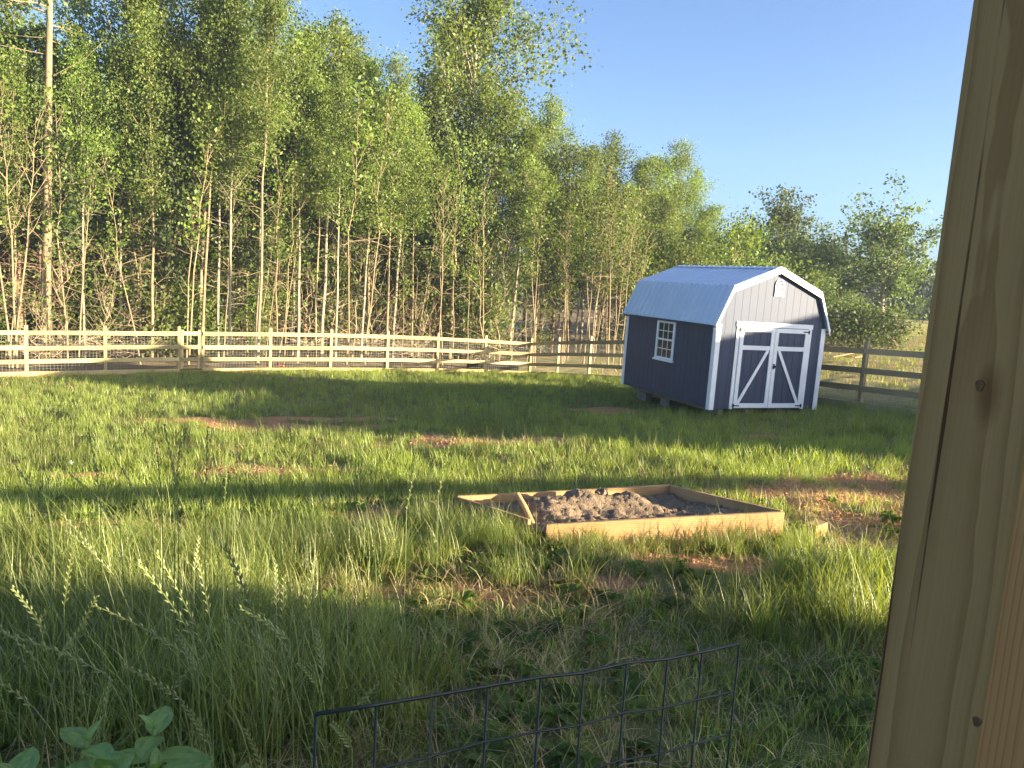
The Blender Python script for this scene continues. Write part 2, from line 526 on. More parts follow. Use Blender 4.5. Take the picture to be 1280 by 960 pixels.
lawn = [tuft('lawn_tuft', M['grass'], 22, .17, .105, .5, .0085, .9, 2, s) for s in range(4)]
mid = [tuft('meadow_tuft', M['grass'], 15, .13, .19, .5, .009, .6, 3, 20+s) for s in range(4)]
tall = [tuft('tall_tuft', M['tallgrass'], 38, .12, .44, .5, .0062, .6, 4, 40+s, .45) for s in range(4)]
dry = [tuft('dry_tuft', M['straw'], 12, .16, .13, .6, .005, 1.6, 3, 60+s, .7) for s in range(3)]
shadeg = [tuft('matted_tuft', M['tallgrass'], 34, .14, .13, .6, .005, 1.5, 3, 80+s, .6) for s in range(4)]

BED = [np.array(p) for p in ((.40, 7.15), (2.78, 7.42), (1.93, 8.80), (-.52, 8.28))]   # near left, near right, far right, far left


def in_poly(x, y, poly, grow=0):
    c = sum(poly)/len(poly); r = np.ones(np.shape(x), bool)
    for i in range(len(poly)):
        p, q = poly[i], poly[(i+1) % len(poly)]; d = q-p; d = d/np.hypot(*d)
        r &= ((x-p[0])*-d[1] + (y-p[1])*d[0]) > -grow
    return r


SHED_O = np.array([4.48, 17.178]); SYAW = .397
su = np.array([math.cos(SYAW), math.sin(SYAW)]); sv = np.array([-su[1], su[0]])
SHED = [SHED_O, SHED_O+su*3.1, SHED_O+su*3.1+sv*3.87, SHED_O+sv*3.87]


def field_pts(n_per, y0, y1, x_lo=-19, x_hi=13):
    n = int((x_hi-x_lo)*(y1-y0)*n_per)
    x = RNG.uniform(x_lo, x_hi, n); y = RNG.uniform(y0, y1, n)
    k = (np.abs(x) < .74*y+1.3) & (beyond(x, y) < -.08) & ~in_poly(x, y, BED, .02)
    k &= ~in_poly(x, y, SHED, -.25)
    return x[k], y[k]


# lawn
X, Y, S, I = [], [], [], []
for dens, y0, y1 in ((70, 1.6, 6), (50, 6, 11), (30, 11, 18), (19, 18, 37)):
    x, y = field_pts(dens, y0, y1)
    cl = clay_at(x, y); nz = vnoise(x, y, 1.1, 3); n2 = vnoise(x, y, 4, 5)
    keep = RNG.uniform(size=len(x)) > np.clip(cl*1.05+.12*n2, 0, .97)
    x, y, nz, cl = x[keep], y[keep], nz[keep], cl[keep]
    X.append(x); Y.append(y); S.append((.9+.12*nz+RNG.uniform(-.12, .18, len(x)))*(1-.4*cl)); I.append(RNG.integers(0, 8, len(x)))
x = np.concatenate(X); y = np.concatenate(Y); s = np.concatenate(S); i = np.concatenate(I)
i = np.where((i >= 4) & (vnoise(x, y, .8, 9)+RNG.uniform(-.5, .5, len(x)) < .05), i-4, i)
near = y < 6.3
open_ = (x > -1.3) & (x < 3.2) & (y > 4.2) & (y < 7.3)
i = np.where(open_ & (RNG.uniform(size=len(x)) < .75), i % 4, i); s = np.where(open_, s*.85, s)
s = np.where(near, s*.8, s)
pt = np.column_stack([x, y, tz(x, y)-.01])
scatter('lawn_grass', pt[~near], s[~near], rots((~near).sum()), i[~near], lawn+mid, 'yellow green lawn grass with bare clay showing through', 'grass')
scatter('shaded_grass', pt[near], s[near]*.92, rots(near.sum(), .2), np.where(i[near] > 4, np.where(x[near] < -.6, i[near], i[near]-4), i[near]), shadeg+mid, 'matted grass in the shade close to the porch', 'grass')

# taller growth: left foreground, round the bed, right clump, edge of the shed shadow
TX, TY, TS = [], [], []


def clump(px, py, n, rx, ry, sc):
    P = gp(px, py); a = RNG.normal(0, 1, (n, 2)); TX.append(P[0]+a[:, 0]*rx); TY.append(P[1]+a[:, 1]*ry)
    TS.append(sc*RNG.uniform(.6, 1.25, n))


def strip(a, b, n, spread, sc):
    t = RNG.uniform(0, 1, n); TX.append(a[0]+(b[0]-a[0])*t+RNG.normal(0, spread, n)); TY.append(a[1]+(b[1]-a[1])*t+RNG.normal(0, spread, n))
    TS.append(sc*RNG.uniform(.55, 1.3, n))


strip(BED[0]+(.1, -.3), BED[1]+(.1, -.3), 85, .10, .40)
strip(BED[3]+(-.35, -.15), BED[0]+(-.35, -.25), 90, .15, .6)
strip(BED[1]+(.2, -.1), BED[1]+(.2, .3), 10, .1, .5)
strip(BED[3]+(0, .25), BED[2]+(0, .25), 40, .12, .35)
for a in [(1060, 765, 90, .32, .22, 1.0), (1010, 745, 45, .3, .2, .75), (970, 790, 30, .3, .15, .65), (1080, 800, 40, .2, .2, .9),
          (580, 690, 45, .35, .25, .6), (470, 690, 60, .8, .3, .65), (380, 700, 70, .8, .3, .75), (250, 720, 90, .9, .35, .9), (120, 740, 90, .9, .35, .9),
          (60, 800, 90, .6, .3, 1.0), (200, 830, 80, .6, .3, 1.0), (340, 830, 60, .45, .3, .95), (420, 880, 50, .3, .25, .9), (90, 900, 60, .5, .25, .9), (260, 920, 60, .45, .25, .9),
          (690, 740, 12, .15, .1, .9), (635, 735, 10, .06, .06, .8), (940, 690, 22, .3, .12, .6), (1040, 600, 12, .3, .2, .8),
          (1090, 545, 14, .25, .2, 1.0), (1068, 548, 6, .05, .05, 1.2), (930, 530, 20, 1.5, .3, .7), (700, 535, 22, 2.0, .4, .75), (520, 530, 12, 1.0, .4, .8), (1040, 525, 18, .8, .3, .8), (20, 690, 40, .6, .3, .8)]:
    clump(*a)
# scattered taller blades over the lawn
n = 900; x = RNG.uniform(-15, 9, n); y = RNG.uniform(6.5, 27, n); TX.append(x); TY.append(y); TS.append(RNG.uniform(.35, .75, n))
x = np.concatenate(TX); y = np.concatenate(TY); s = np.concatenate(TS)
k = (np.abs(x) < .74*y+1.3) & (y > 1.55) & (beyond(x, y) < -.1) & ~in_poly(x, y, BED, .03) & ~in_poly(x, y, SHED, .1)
k &= ~((clay_at(x, y) > .7) & (RNG.uniform(size=len(x)) > .35))
x, y, s = x[k], y[k], s[k]
scatter('tall_grass', np.column_stack([x, y, tz(x, y)-.015]), s, rots(len(x), .14), RNG.integers(0, 4, len(x)), tall, 'tall uncut grass round the raised bed and in the left foreground', 'grass')
# dry stems
n = 6500; y = np.concatenate([RNG.uniform(1.7, 26, 5000), RNG.uniform(1.7, 8, 1500)]); x = RNG.uniform(-1, 1, n)*(.72*y+1)
k = (np.abs(x) < .74*y+1.3) & (beyond(x, y) < -.1) & ~in_poly(x, y, BED, .03) & ~in_poly(x, y, SHED, .1) & ((vnoise(x, y, .9, 31) > .05) | (y < 6))
x, y = x[k], y[k]
scatter('dry_grass', np.column_stack([x, y, tz(x, y)-.01]), RNG.uniform(.6, 1.4, len(x)), rots(len(x), .2), RNG.integers(0, 3, len(x)), dry, 'dry straw coloured stems among the lawn grass', 'dry grass')
# broad leaved weeds in the near grass
def weed(seed):
    g = np.random.default_rng(seed); Vs = []; Fs = []; T = []
    for i in range(9):
        a = i*2.4+g.normal(0, .3); L_ = g.uniform(.05, .11); w = L_*.22; el = g.uniform(.15, .9)
        d = np.array([math.cos(a)*math.cos(el), math.sin(a)*math.cos(el), math.sin(el)]); sd = np.array([-math.sin(a), math.cos(a), 0]); b0 = len(Vs)
        for k in range(5):
            t = k/4; p = d*L_*t+np.array([0, 0, .03-.05*t*t]); ww = w*math.sin(PI*(t*.92+.06))
            Vs += [p-sd*ww+[0, 0, ww*.4], p, p+sd*ww+[0, 0, ww*.4]]
        for k in range(4):
            q = b0+3*k; Fs += [(q, q+1, q+4, q+3), (q+1, q+2, q+5, q+4)]; T += [.3+.3*g.uniform(), .4+.3*g.uniform()]
    me = np_mesh('weed', np.array(Vs), np.array(Fs), M['leaf_low'], np.array(T)); return bpy.data.objects.new('weed', me)


n = 520; y = RNG.uniform(1.8, 9, n); x = RNG.uniform(-1, 1, n)*(.72*y+.5); k = ~in_poly(x, y, BED, .1)
x, y = x[k], y[k]
scatter('broadleaf_weeds', np.column_stack([x, y, tz(x, y)+.02]), RNG.uniform(.7, 1.7, len(x)), rots(len(x), .2), RNG.integers(0, 3, len(x)), [weed(k) for k in range(3)], 'low broad leaved weeds scattered through the near grass', 'weeds')
# crumbs of clay and little stones on the bare patches
import bmesh
srcs = []
for k in range(4):
    bm = bmesh.new(); bmesh.ops.create_icosphere(bm, subdivisions=1, radius=.03)
    for v in bm.verts: v.co *= random.uniform(.65, 1.3)
    me_ = bpy.data.meshes.new('clay_crumb'); bm.to_mesh(me_); bm.free(); me_.materials.append(M['clay']); srcs.append(bpy.data.objects.new('clay_crumb', me_))
n = 60000; y = RNG.uniform(2, 16, n); x = RNG.uniform(-1, 1, n)*(.72*y+.5)
k = (clay_at(x, y)*RNG.uniform(.3, 1.3, n) > .5) & ~in_poly(x, y, BED, .0) & (beyond(x, y) < -.5)
x, y = x[k], y[k]
scatter('clay_crumbs', np.column_stack([x, y, tz(x, y)]), RNG.uniform(.15, .9, len(x))**1.5+.1, rots(len(x), 1), RNG.integers(0, 4, len(x)), srcs, 'crumbs of red clay and small stones on the bare patches', 'clay')
k = RNG.uniform(size=len(x)) < .35; x, y = x[k], y[k]
scatter('dry_thatch', np.column_stack([x, y, tz(x, y)-.03]), RNG.uniform(.4, .9, len(x)), rots(len(x), .5), RNG.integers(0, 3, len(x)), dry, 'flattened dry thatch lying over the bare clay', 'dry grass')
# pale field beyond the right hand fence
n = 9000; y = RNG.uniform(17, 80, n); x = RNG.uniform(2, 55, n)
bb = beyond(x, y); k = (bb > .25) & (x > 3+(y-34)*.35) & (x < .74*y+4)
x, y = x[k], y[k]
scatter('field_grass', np.column_stack([x, y, tz(x, y)-.01]), RNG.uniform(.9, 2.2, len(x)), rots(len(x), .15), RNG.integers(0, 4, len(x)), dry+lawn[:1], 'pale dry meadow grass beyond the fence', 'meadow')


# ------------------------------------------------------------------ fences
def fence_run(name, label, p0, p1, ts, mats, gate=None, mesh=True, skip0=False):
    """posts at fractions ts of p0-p1; rails between neighbours on the yard side"""
    mp, mr = mats
    P = [p0+(p1-p0)*t for t in ts]
    ang = math.atan2(*(p1-p0)[::-1])
    base = P[0]; z0 = Z(*base)
    root = thing(name, label, 'fence', (base[0], base[1], z0), ang)
    d = (p1-p0)/np.hypot(*(p1-p0))
    us = np.array([float(np.dot(p-base, d)) for p in P]); zz = np.array([Z(*p) for p in P])
    zz = np.polyval(np.polyfit(us, zz, 3), us)-.02
    loc = [(float(a_), float(b_)-z0) for a_, b_ in zip(us, zz)]
    for k, (u, z) in enumerate(loc):
        if k == 0 and skip0: continue
        m = MB(); lean = random.uniform(-.012, .012)
        m.hexa([(u-.05, -.05, z-.25), (u+.05, -.05, z-.25), (u+.05, .05, z-.25), (u-.05, .05, z-.25),
                (u-.05+lean, -.05, z+1.62), (u+.05+lean, -.05, z+1.62), (u+.05+lean, .05, z+1.62), (u-.05+lean, .05, z+1.62)])
        m.build('post', mp, root, .006)
    for k in range(len(loc)-1):
        if gate is not None and k == gate: continue
        (u0, z0_), (u1, z1_) = loc[k], loc[k+1]
        for h, hh in ((.06, .15), (.46, .14), (.90, .14), (1.38, .14)):
            m = MB(); j = random.uniform(-.012, .012)
            m.bar((u0+.003, -.073, z0_+h+j), (u1-.003, -.073, z1_+h+j), .042, hh)
            m.build('rail', mr, root, .004)
    if mesh:
        m = MB()
        for k in range(len(loc)-1):
            if gate is not None and k == gate: continue
            (u0, z0_), (u1, z1_) = loc[k], loc[k+1]
            n = int((u1-u0)/.10)
            for q in range(n):
                t = (q+.5)/n; u = u0+(u1-u0)*t; z = z0_+(z1_-z0_)*t
                m.bar((u, .056, z+.05), (u, .056, z+1.36), .003, .003, (1, 0, 0))
            for h in np.arange(.1, 1.36, .1):
                m.bar((u0, .0595, z0_+h), (u1, .0595, z1_+h), .003, .003)
        m.build('wire_mesh', M['meshwire'], root)
    return root, loc


D = C1-C0
TS_L = [-.247, -.12, 0, .117, .236, .2766, .40, .52, .642, .758, .877, 1.0]
rootL, locL = fence_run('rail_fence', 'sunlit pale timber four rail fence along the edge of the woods', C0, C1, TS_L, (M['fence_post'], M['fence']), gate=4)
# the narrow gate between the pair of posts
uA, zA = locL[4]; uB, zB = locL[5]
gate = thing('fence_gate', 'narrow pale timber gate between two close posts of the sunlit fence', 'gate', (0, 0, 0))
gate.location = rootL.location; gate.rotation_euler = rootL.rotation_euler
for h in (.46, .90, 1.38):
    m = MB(); m.bar((uA+.075, -.03, zA+h), (uB-.075, -.03, zB+h), .038, .13); m.build('rail', M['fence'], gate, .004)
for u, z in ((uA+.105, zA), (uB-.105, zB)):
    m = MB(); m.box((u-.045, -.008, z+.12), (u+.045, .03, z+1.5)); m.build('stile', M['fence_post'], gate, .004)
L2 = float(np.hypot(*(C2-C1)))
fence_run('rail_fence', 'greyer timber rail fence running behind the blue shed', C1+(C2-C1)/L2*.01, C1+(C2-C1)*1.5, [i*(1/7)*1/1.5 for i in range(0, 11)], (M['fence_post_grey'], M['fence_grey']), skip0=True)

# ------------------------------------------------------------------ shed
ZF = CAMZ-2.619
W, L, HW = 3.096, 3.866, 1.952
KX, KZ, PZ = .317, 2.732, 3.214
shed = thing('garden_shed', 'navy blue gambrel roofed shed with white trim and double barn doors', 'shed', (SHED_O[0], SHED_O[1], ZF), SYAW)


def gam(off=0, top=0):
    """gable outline in (u, w)"""
    return [(0, 0), (W, 0), (W, HW), (W-KX, KZ), (W/2, PZ), (KX, KZ), (0, HW)]


def roof_z(u):
    u = min(u, W-u)
    if u < KX: return HW+(KZ-HW)*u/KX
    return KZ+(PZ-KZ)*(u-KX)/(W/2-KX)


# walls: a core shell with T1-11 boards standing 12 mm proud and real grooves between them
m = MB()
m.prism([(u, .03, w) for u, w in gam()], (0, L-.06, 0))
def boards_gable(m, v0, v1):
    n = 15; pw = W/n
    for k in range(n):
        a, b_ = k*pw+.003, (k+1)*pw-.003
        if k == 0: a = 0
        if k == n-1: b_ = W
        cuts = [a]+[q for q in (KX, W/2, W-KX) if a < q < b_]+[b_]
        m.prism([(a, v0, 0), (b_, v0, 0)]+[(q, v0, roof_z(q)-.004) for q in cuts[::-1]], (0, v1-v0, 0))
boards_gable(m, 0, .028); boards_gable(m, L-.028, L)
for u0, u1 in ((-.012, -.001), (W+.001, W+.012)):
    n = 19
    for k in range(n): m.box((u0, .03+k*(L-.06)/n+.003, 0), (u1, .03+(k+1)*(L-.06)/n-.003, HW-.02))
m.build('wall', M['siding'], shed)
# skids
for u in (.35, 1.1, 2.0, 2.75):
    m = MB(); m.box((u-.06, .03, -.12), (u+.06, L-.05, -.004)); m.build('skid', M['skid'], shed)
# corner trim: front and side board at each corner
for u, s in ((0, 1), (W, -1)):
    for v, t in ((0, -1), (L, 1)):
        m = MB()
        m.box((u-.026*(s), v+t*.001, -.02), (u+.10*s, v+t*.02, HW-.03) if True else None)
        a = (u-.013*s, v, -.02); b_ = (u-.028*s, v-t*.10, HW-.05)
        m.box((min(a[0], b_[0]), min(a[1], b_[1]), a[2]), (max(a[0], b_[0]), max(a[1], b_[1]), b_[2]))
        m.build('corner_trim', M['white'], shed)
# roof: four ribbed metal panels as one part, ridge cap, eave and rake trim
OH = .10; FV = -.07; BV = L+.08
prof = [(-OH, HW-.06), (KX-.03, KZ+.035), (W/2, PZ+.05), (W-KX+.03, KZ+.035), (W+OH, HW-.06)]
m = MB()
for k in range(4):
    (u0, w0), (u1, w1) = prof[k], prof[k+1]
    d = Vector((u1-u0, 0, w1-w0)); ln = d.length; d.normalize(); nrm = Vector((-d.z, 0, d.x))
    A = Vector((u0, 0, w0)); B = Vector((u1, 0, w1))
    th = .012
    poly = [A, B, B-nrm*th, A-nrm*th]
    m.prism([(p.x, FV, p.z) for p in poly], (0, BV-FV, 0))
    n = 18
    for r in range(n+1):
        v = FV+.03+(BV-FV-.06)*r/n
        big = (r % 1 == 0)
        hgt = .032; wb, wt_ = .085, .03
        pr = [(v-wb/2, .0005), (v+wb/2, .0005), (v+wt_/2, hgt), (v-wt_/2, hgt)]
        st = A+d*.006; en = B-d*(.006)
        m.hexa([(st.x+nrm.x*h, vv, st.z+nrm.z*h) for vv, h in pr] + [(en.x+nrm.x*h, vv, en.z+nrm.z*h) for vv, h in pr])
roof = m.build('roof', M['roof'], shed)
m = MB(); w0 = PZ+.076
m.prism([(W/2-.14, FV-.005, w0-.042), (W/2, FV-.005, w0), (W/2+.14, FV-.005, w0-.042), (W/2+.14, FV-.005, w0-.052), (W/2, FV-.005, w0-.01), (W/2-.14, FV-.005, w0-.052)], (0, BV-FV+.01, 0))
m.build('ridge_cap', M['roof'], roof)
for v0, v1 in ((FV-.024, FV-.001), (BV+.001, BV+.024)):
    m = MB()
    for k in range(4):
        (u0, wa), (u1, wb) = prof[k], prof[k+1]
        m.prism([(u0, v0, wa+.022), (u1, v0, wb+.022), (u1, v0, wb-.125), (u0, v0, wa-.10)] if k in (0, 3) else
                [(u0, v0, wa+.022), (u1, v0, wb+.022), (u1, v0, wb-.125), (u0, v0, wa-.125)], (0, v1-v0, 0))
    m.build('rake_trim', M['white'], roof)
for u, s in ((-OH, -1), (W+OH, 1)):
    m = MB(); m.box((min(u-.018*s, u+.001*s), FV, HW-.11), (max(u-.018*s, u+.001*s), BV, HW-.076)); m.build('eave_trim', M['siding'], roof)
# soffit boxes close the gap under the gable overhang
# doors
DU, DW, DH = .62, 1.99, 1.90
m = MB()
m.box((DU-.09, -.022, .0), (DU, -.001, DH+.0)); m.box((DU+DW, -.022, 0), (DU+DW+.09, -.001, DH)); m.box((DU-.11, -.026, DH+.002), (DU+DW+.11, -.001, DH+.105))
m.build('door_frame', M['white'], shed)
for s in (0, 1):
    u0 = DU+.006+s*(DW/2); u1 = u0+DW/2-.014
    m = MB(); n = 5
    for k in range(n):
        a = u0+(u1-u0)*k/n; b_ = u0+(u1-u0)*(k+1)/n
        m.box((a+(.004 if k else 0), -.018, .03), (b_-(.004 if k < n-1 else 0), -.002, DH-.012))
    door = m.build('door', M['siding'], shed)
    m = MB(); y0, y1 = -.040, -.0185; z0, z1 = .03, DH-.012; sw = .10
    m.box((u0, y0, z0), (u0+sw, y1, z1)); m.box((u1-sw, y0, z0), (u1, y1, z1))
    for a, b_ in ((z0, z0+.105), (z1-.10, z1), (1.37, 1.47)): m.box((u0+sw+.001, y0+.001, a), (u1-sw-.001, y1, b_))
    m.build('stile_frame', M['white'], door)
    m = MB()
    lo_u, hi_u = (u0+sw+.02, u1-sw-.055) if s == 0 else (u1-sw-.02, u0+sw+.055)
    m.bar((lo_u, -.0295, z0+.11), (hi_u, -.0295, 1.365), .017, .075, (1, 0, 0)); m.build('brace', M['white'], door)
    hx = u0+.0 if s == 0 else u1
    for hz in (.08, DH-.07):
        m = MB(); sg = 1 if s == 0 else -1
        m.box((min(hx-.03*sg, hx+.17*sg), -.0435, hz-.014), (max(hx-.03*sg, hx+.17*sg), -.0405, hz+.014))
        m.box((hx-.02, -.046, hz-.045), (hx+.02, -.0408, hz+.045)); m.build('hinge', M['black'], door, .002)
    if s == 1:
        m = MB(); m.tube([(u0+.045, -.041, 1.0), (u0+.045, -.06, 1.0), (u0+.045, -.085, 1.0)], [.016, .014, .03], 10)
        m.box((u0+.02, -.0445, .94), (u0+.07, -.0405, 1.06)); m.build('handle', M['black'], door)
# window in the left wall
WV0, WV1, WZ0, WZ1 = 1.56, 2.36, .90, 1.87
wn = MB(); x0, x1 = -.040, -.013; t_ = .085
wn.box((x0, WV0, WZ0), (x1, WV0+t_, WZ1)); wn.box((x0, WV1-t_, WZ0), (x1, WV1, WZ1))
wn.box((x0+.002, WV0+t_+.001, WZ1-t_), (x1, WV1-t_-.001, WZ1))
win = wn.build('window', M['white'], shed, .003)
m = MB(); m.box((x0-.03, WV0-.03, WZ0-.05), (x1, WV1+.03, WZ0-.001)); m.box((x0+.004, WV0+t_+.001, WZ0+.001), (x1, WV1-t_-.001, WZ0+.05)); m.build('sill', M['white'], win, .003)
m = MB(); vm = (WV0+WV1)/2; zm = (WZ0+WZ1)/2
m.box((-.034, WV0+t_+.001, zm-.022), (-.018, WV1-t_-.001, zm+.022))
for a in (1, 2):
    vv = WV0+t_+(WV1-WV0-2*t_)*a/3
    m.box((-.030, vv-.009, zm+.023), (-.020, vv+.009, WZ1-t_-.001)); m.box((-.027, vv-.009, WZ0+.051), (-.019, vv+.009, zm-.023))
for zz in ((zm+.022+WZ1-t_)/2, (WZ0+.05+zm-.022)/2):
    m.box((-.0285, WV0+t_+.001, zz-.009), (-.0195, WV1-t_-.001, zz+.009))
m.build('muntin', M['white'], win)
m = MB(); m.box((-.0175, WV0+t_-.01, WZ0+.03), (-.0125, WV1-t_+.01, WZ1-t_+.01)); m.build('pane', M['glass'], win)
# gable vent
vu, vz = W/2+.06, 2.62
outer = [(vu-.13, vz), (vu+.13, vz), (vu+.13, vz+.26)]+[(vu+.13*math.cos(a), vz+.26+.13*math.sin(a)) for a in np.linspace(.2, PI-.2, 9)]+[(vu-.13, vz+.26)]
m = MB()
inner = [(vu-.1, vz+.035), (vu+.1, vz+.035), (vu+.1, vz+.26)]+[(vu+.1*math.cos(a), vz+.26+.1*math.sin(a)) for a in np.linspace(.2, PI-.2, 9)]+[(vu-.1, vz+.26)]
n = len(outer)
vv = [(u, -.03, w) for u, w in outer]+[(u, -.03, w) for u, w in inner]+[(u, -.001, w) for u, w in outer]+[(u, -.001, w) for u, w in inner]
ff = []
for k in range(n):
    j = (k+1) % n
    ff += [(k, j, n+j, n+k), (2*n+k, 2*n+j, j, k), (n+k, n+j, 3*n+j, 3*n+k)]
m.add(vv, ff); vent = m.build('gable_vent', M['white'], shed)
m = MB(); m.prism([(u, -.0045, w) for u, w in inner], (0, .003, 0)); m.build('vent_screen', M['black'], vent)  # black sheet stands in for the dark gaps behind the louvres
m = MB()
for k in range(5):
    zz = vz+.075+k*.055
    m.box((vu-.098, -.022, zz), (vu+.098, -.012, zz+.016))
m.build('louvre', M['white'], vent)


# blocks under the shed, each its own thing
def block(u, v, label, w=.2, l=.4, course=None, mat='block'):
    p = SHED_O+su*u+sv*v; zb = Z(*p)-.03; top = ZF-.121
    n = max(1, round((top-zb)/.19)); h = (top-zb)/n
    o = thing('support_block', label, 'block', (p[0], p[1], zb), SYAW, 'blocks holding up the shed')
    for k in range(n):
        m = MB(); m.box((-w/2, -l/2, k*h+.002), (w/2, l/2, (k+1)*h-.001)); m.build('block_course', M[mat], o, .006)


block(.36, 3.25, 'concrete block stack under the back left corner of the shed')
block(.36, 2.15, 'concrete block stack under the middle of the shed side wall')
block(.36, .35, 'pale concrete block under the near corner of the shed', .22, .42)
block(2.75, .3, 'concrete block under the shed beyond the double doors')
block(2.75, 3.3, 'concrete block under the far back corner of the shed')

# ------------------------------------------------------------------ raised bed
zb = float(np.mean([Z(*p) for p in BED]))
c = sum(BED)/4
bed = thing('raised_bed', 'low raw timber raised garden bed half filled with soil', 'garden bed', (c[0], c[1], zb))


def board(p, q, za, zb_, h, name, lab=None, thick=.04):
    """a board on edge with its own local axes so the grain runs along it"""
    p = np.array(p); q = np.array(q); ln = float(np.hypot(*(q-p)))
    m = MB(); seg = 8
    vs = []
    for k in range(seg+1):
        t = k/seg; bow = .012*math.sin(t*PI)
        for dy, dz in ((-thick/2, 0), (thick/2, 0), (thick/2, h), (-thick/2, h)):
            vs.append((t*ln, dy+bow, dz+(zb_-za)*t))
    fs = [(0, 1, 2, 3), tuple(seg*4+j for j in (3, 2, 1, 0))]
    for k in range(seg):
        for j in range(4): fs.append((k*4+j, k*4+(j+1) % 4, k*4+4+(j+1) % 4, k*4+4+j))
    m.add(vs, fs)
    o = m.build(name, M['bed'], bed, .004)
    o.location = (p[0]-c[0], p[1]-c[1], za-zb); o.rotation_euler = (0, 0, math.atan2(*(q-p)[::-1]))
    if lab: o['label'] = lab
    return o


ztop = [at(690, 656, BED[0][1])[2], at(988, 640, BED[1][1])[2], at(845, 606, BED[2][1])[2], at(571, 620, BED[3][1])[2]]
HB = .30
board(BED[0]+(.02, 0), BED[1], ztop[0]-HB, ztop[1]-HB, HB, 'side_board', 'front board with a pale top edge')
board(BED[1]+(-.01, .03), BED[2]+(.01, -.03), ztop[1]-HB, ztop[2]-HB, HB, 'side_board')
board(BED[2], BED[3], ztop[2]-HB, ztop[3]-HB, HB, 'side_board', 'sunlit back board')
board(BED[3]+(.0, -.03), BED[0]+(-.14, .12), ztop[3]-HB, ztop[0]-HB+.0, HB, 'side_board', 'left board standing off the front corner')
# soil heap inside
g = 80; uu, vv_ = np.meshgrid(np.linspace(.02, .98, g), np.linspace(.03, .97, g//2))
pp = ((1-uu)*(1-vv_))[..., None]*BED[0]+(uu*(1-vv_))[..., None]*BED[1]+(uu*vv_)[..., None]*BED[2]+((1-uu)*vv_)[..., None]*BED[3]
lvl = ((1-uu)*(1-vv_))*ztop[0]+(uu*(1-vv_))*ztop[1]+(uu*vv_)*ztop[2]+((1-uu)*vv_)*ztop[3]
hh = -.15+.03*np.sin(uu*9)*np.sin(vv_*5+1)
for a, b_, s1, s2, am in ((.22, .6, .10, .25, .12), (.34, .62, .08, .2, .15), (.45, .66, .06, .16, .19), (.58, .62, .09, .18, .13), (.18, .55, .09, .2, .10), (.66, .62, .06, .2, .08), (.40, .7, .03, .07, .07), (.1, .8, .06, .1, .06)):
    hh = hh+am*np.exp(-((uu-a)/s1)**2-((vv_-b_)/s2)**2)
hh = hh*.8+.004+RNG.normal(0, .011, hh.shape)+(.045*np.abs(vnoise(uu*2.4, vv_*1.5, 9, 61)))+.02*np.abs(vnoise(uu*2.4, vv_*1.5, 19, 62))
hh = np.minimum(np.maximum(hh, tz(pp[..., 0].ravel(), pp[..., 1].ravel()).reshape(uu.shape)+.03-lvl), .12)
Vb = np.column_stack([pp[..., 0].ravel()-c[0], pp[..., 1].ravel()-c[1], (lvl+hh).ravel()-zb])
nx_, ny_ = g, g//2
ii = (np.arange(ny_-1)[:, None]*nx_+np.arange(nx_-1)[None]).ravel()
obj('soil', np_mesh('soil', Vb, np.column_stack([ii, ii+1, ii+nx_+1, ii+nx_]), M['soil'], smooth=True), bed)


def rock(name, loc, r, mat, label, cat, seed, squash=.8):
    import bmesh
    bm = bmesh.new(); bmesh.ops.create_icosphere(bm, subdivisions=3, radius=r)
    g_ = np.random.default_rng(seed); ph = g_.uniform(0, 6, (4, 3)); fr = g_.uniform(1.2, 3.5, (4, 3))
    for v in bm.verts:
        d = v.co.normalized(); k = sum(math.sin(d.x*fr[q, 0]*2+ph[q, 0])*math.sin(d.y*fr[q, 1]*2+ph[q, 1])*math.cos(d.z*fr[q, 2]*2+ph[q, 2]) for q in range(4))
        v.co *= 1+.16*k; v.co.z *= squash
    me_ = bpy.data.meshes.new(name); bm.to_mesh(me_); bm.free(); me_.materials.append(mat)
    o = obj(name, me_, loc=loc); return props(o, label, cat)


P = at(752, 617, 8.25); rock('soil_clod', (P[0], P[1], P[2]), .075, M['soil'], 'largest dark soil clod on top of the heap in the raised bed', 'clod', 3)
P = at(736, 624, 8.15); rock('soil_clod', (P[0], P[1], P[2]-.01), .05, M['soil'], 'small soil clod leaning against the larger clod on the heap', 'clod', 5)


def loose_board(name, a, b, w, h, label, cat='board', mat='bed'):
    a = Vector(a); b = Vector(b); d = b-a; ln = d.length
    m = MB(); m.box((0, -w/2, -h/2), (ln, w/2, h/2)); o = m.build(name, M[mat], None, .004)
    o.location = a; o.rotation_euler = d.to_track_quat('X', 'Z').to_euler(); return props(o, label, cat)


A = at(647, 618, 7.85); B = at(667, 657, 7.45)
m = MB(); m.tube([A, A*.55+B*.45+np.array([.004, 0, .006]), B], [.028, .03, .026], 10)
props(m.build('wooden_stake', M['bed'], None, smooth=False), 'round pale wooden stake leaning over the left board of the bed', 'stake')
A = gp(1012, 672); loose_board('scrap_board', (A[0], A[1], A[2]+.07), (A[0]+.17, A[1]+.12, A[2]+.085), .12, .14, 'short pale timber offcut on the ground past the right end of the bed')
A = at(540, 630, 8.15); B = at(572, 636, 8.3); loose_board('scrap_board', A, B, .14, .035, 'narrow board end poking out at the far left corner of the bed')

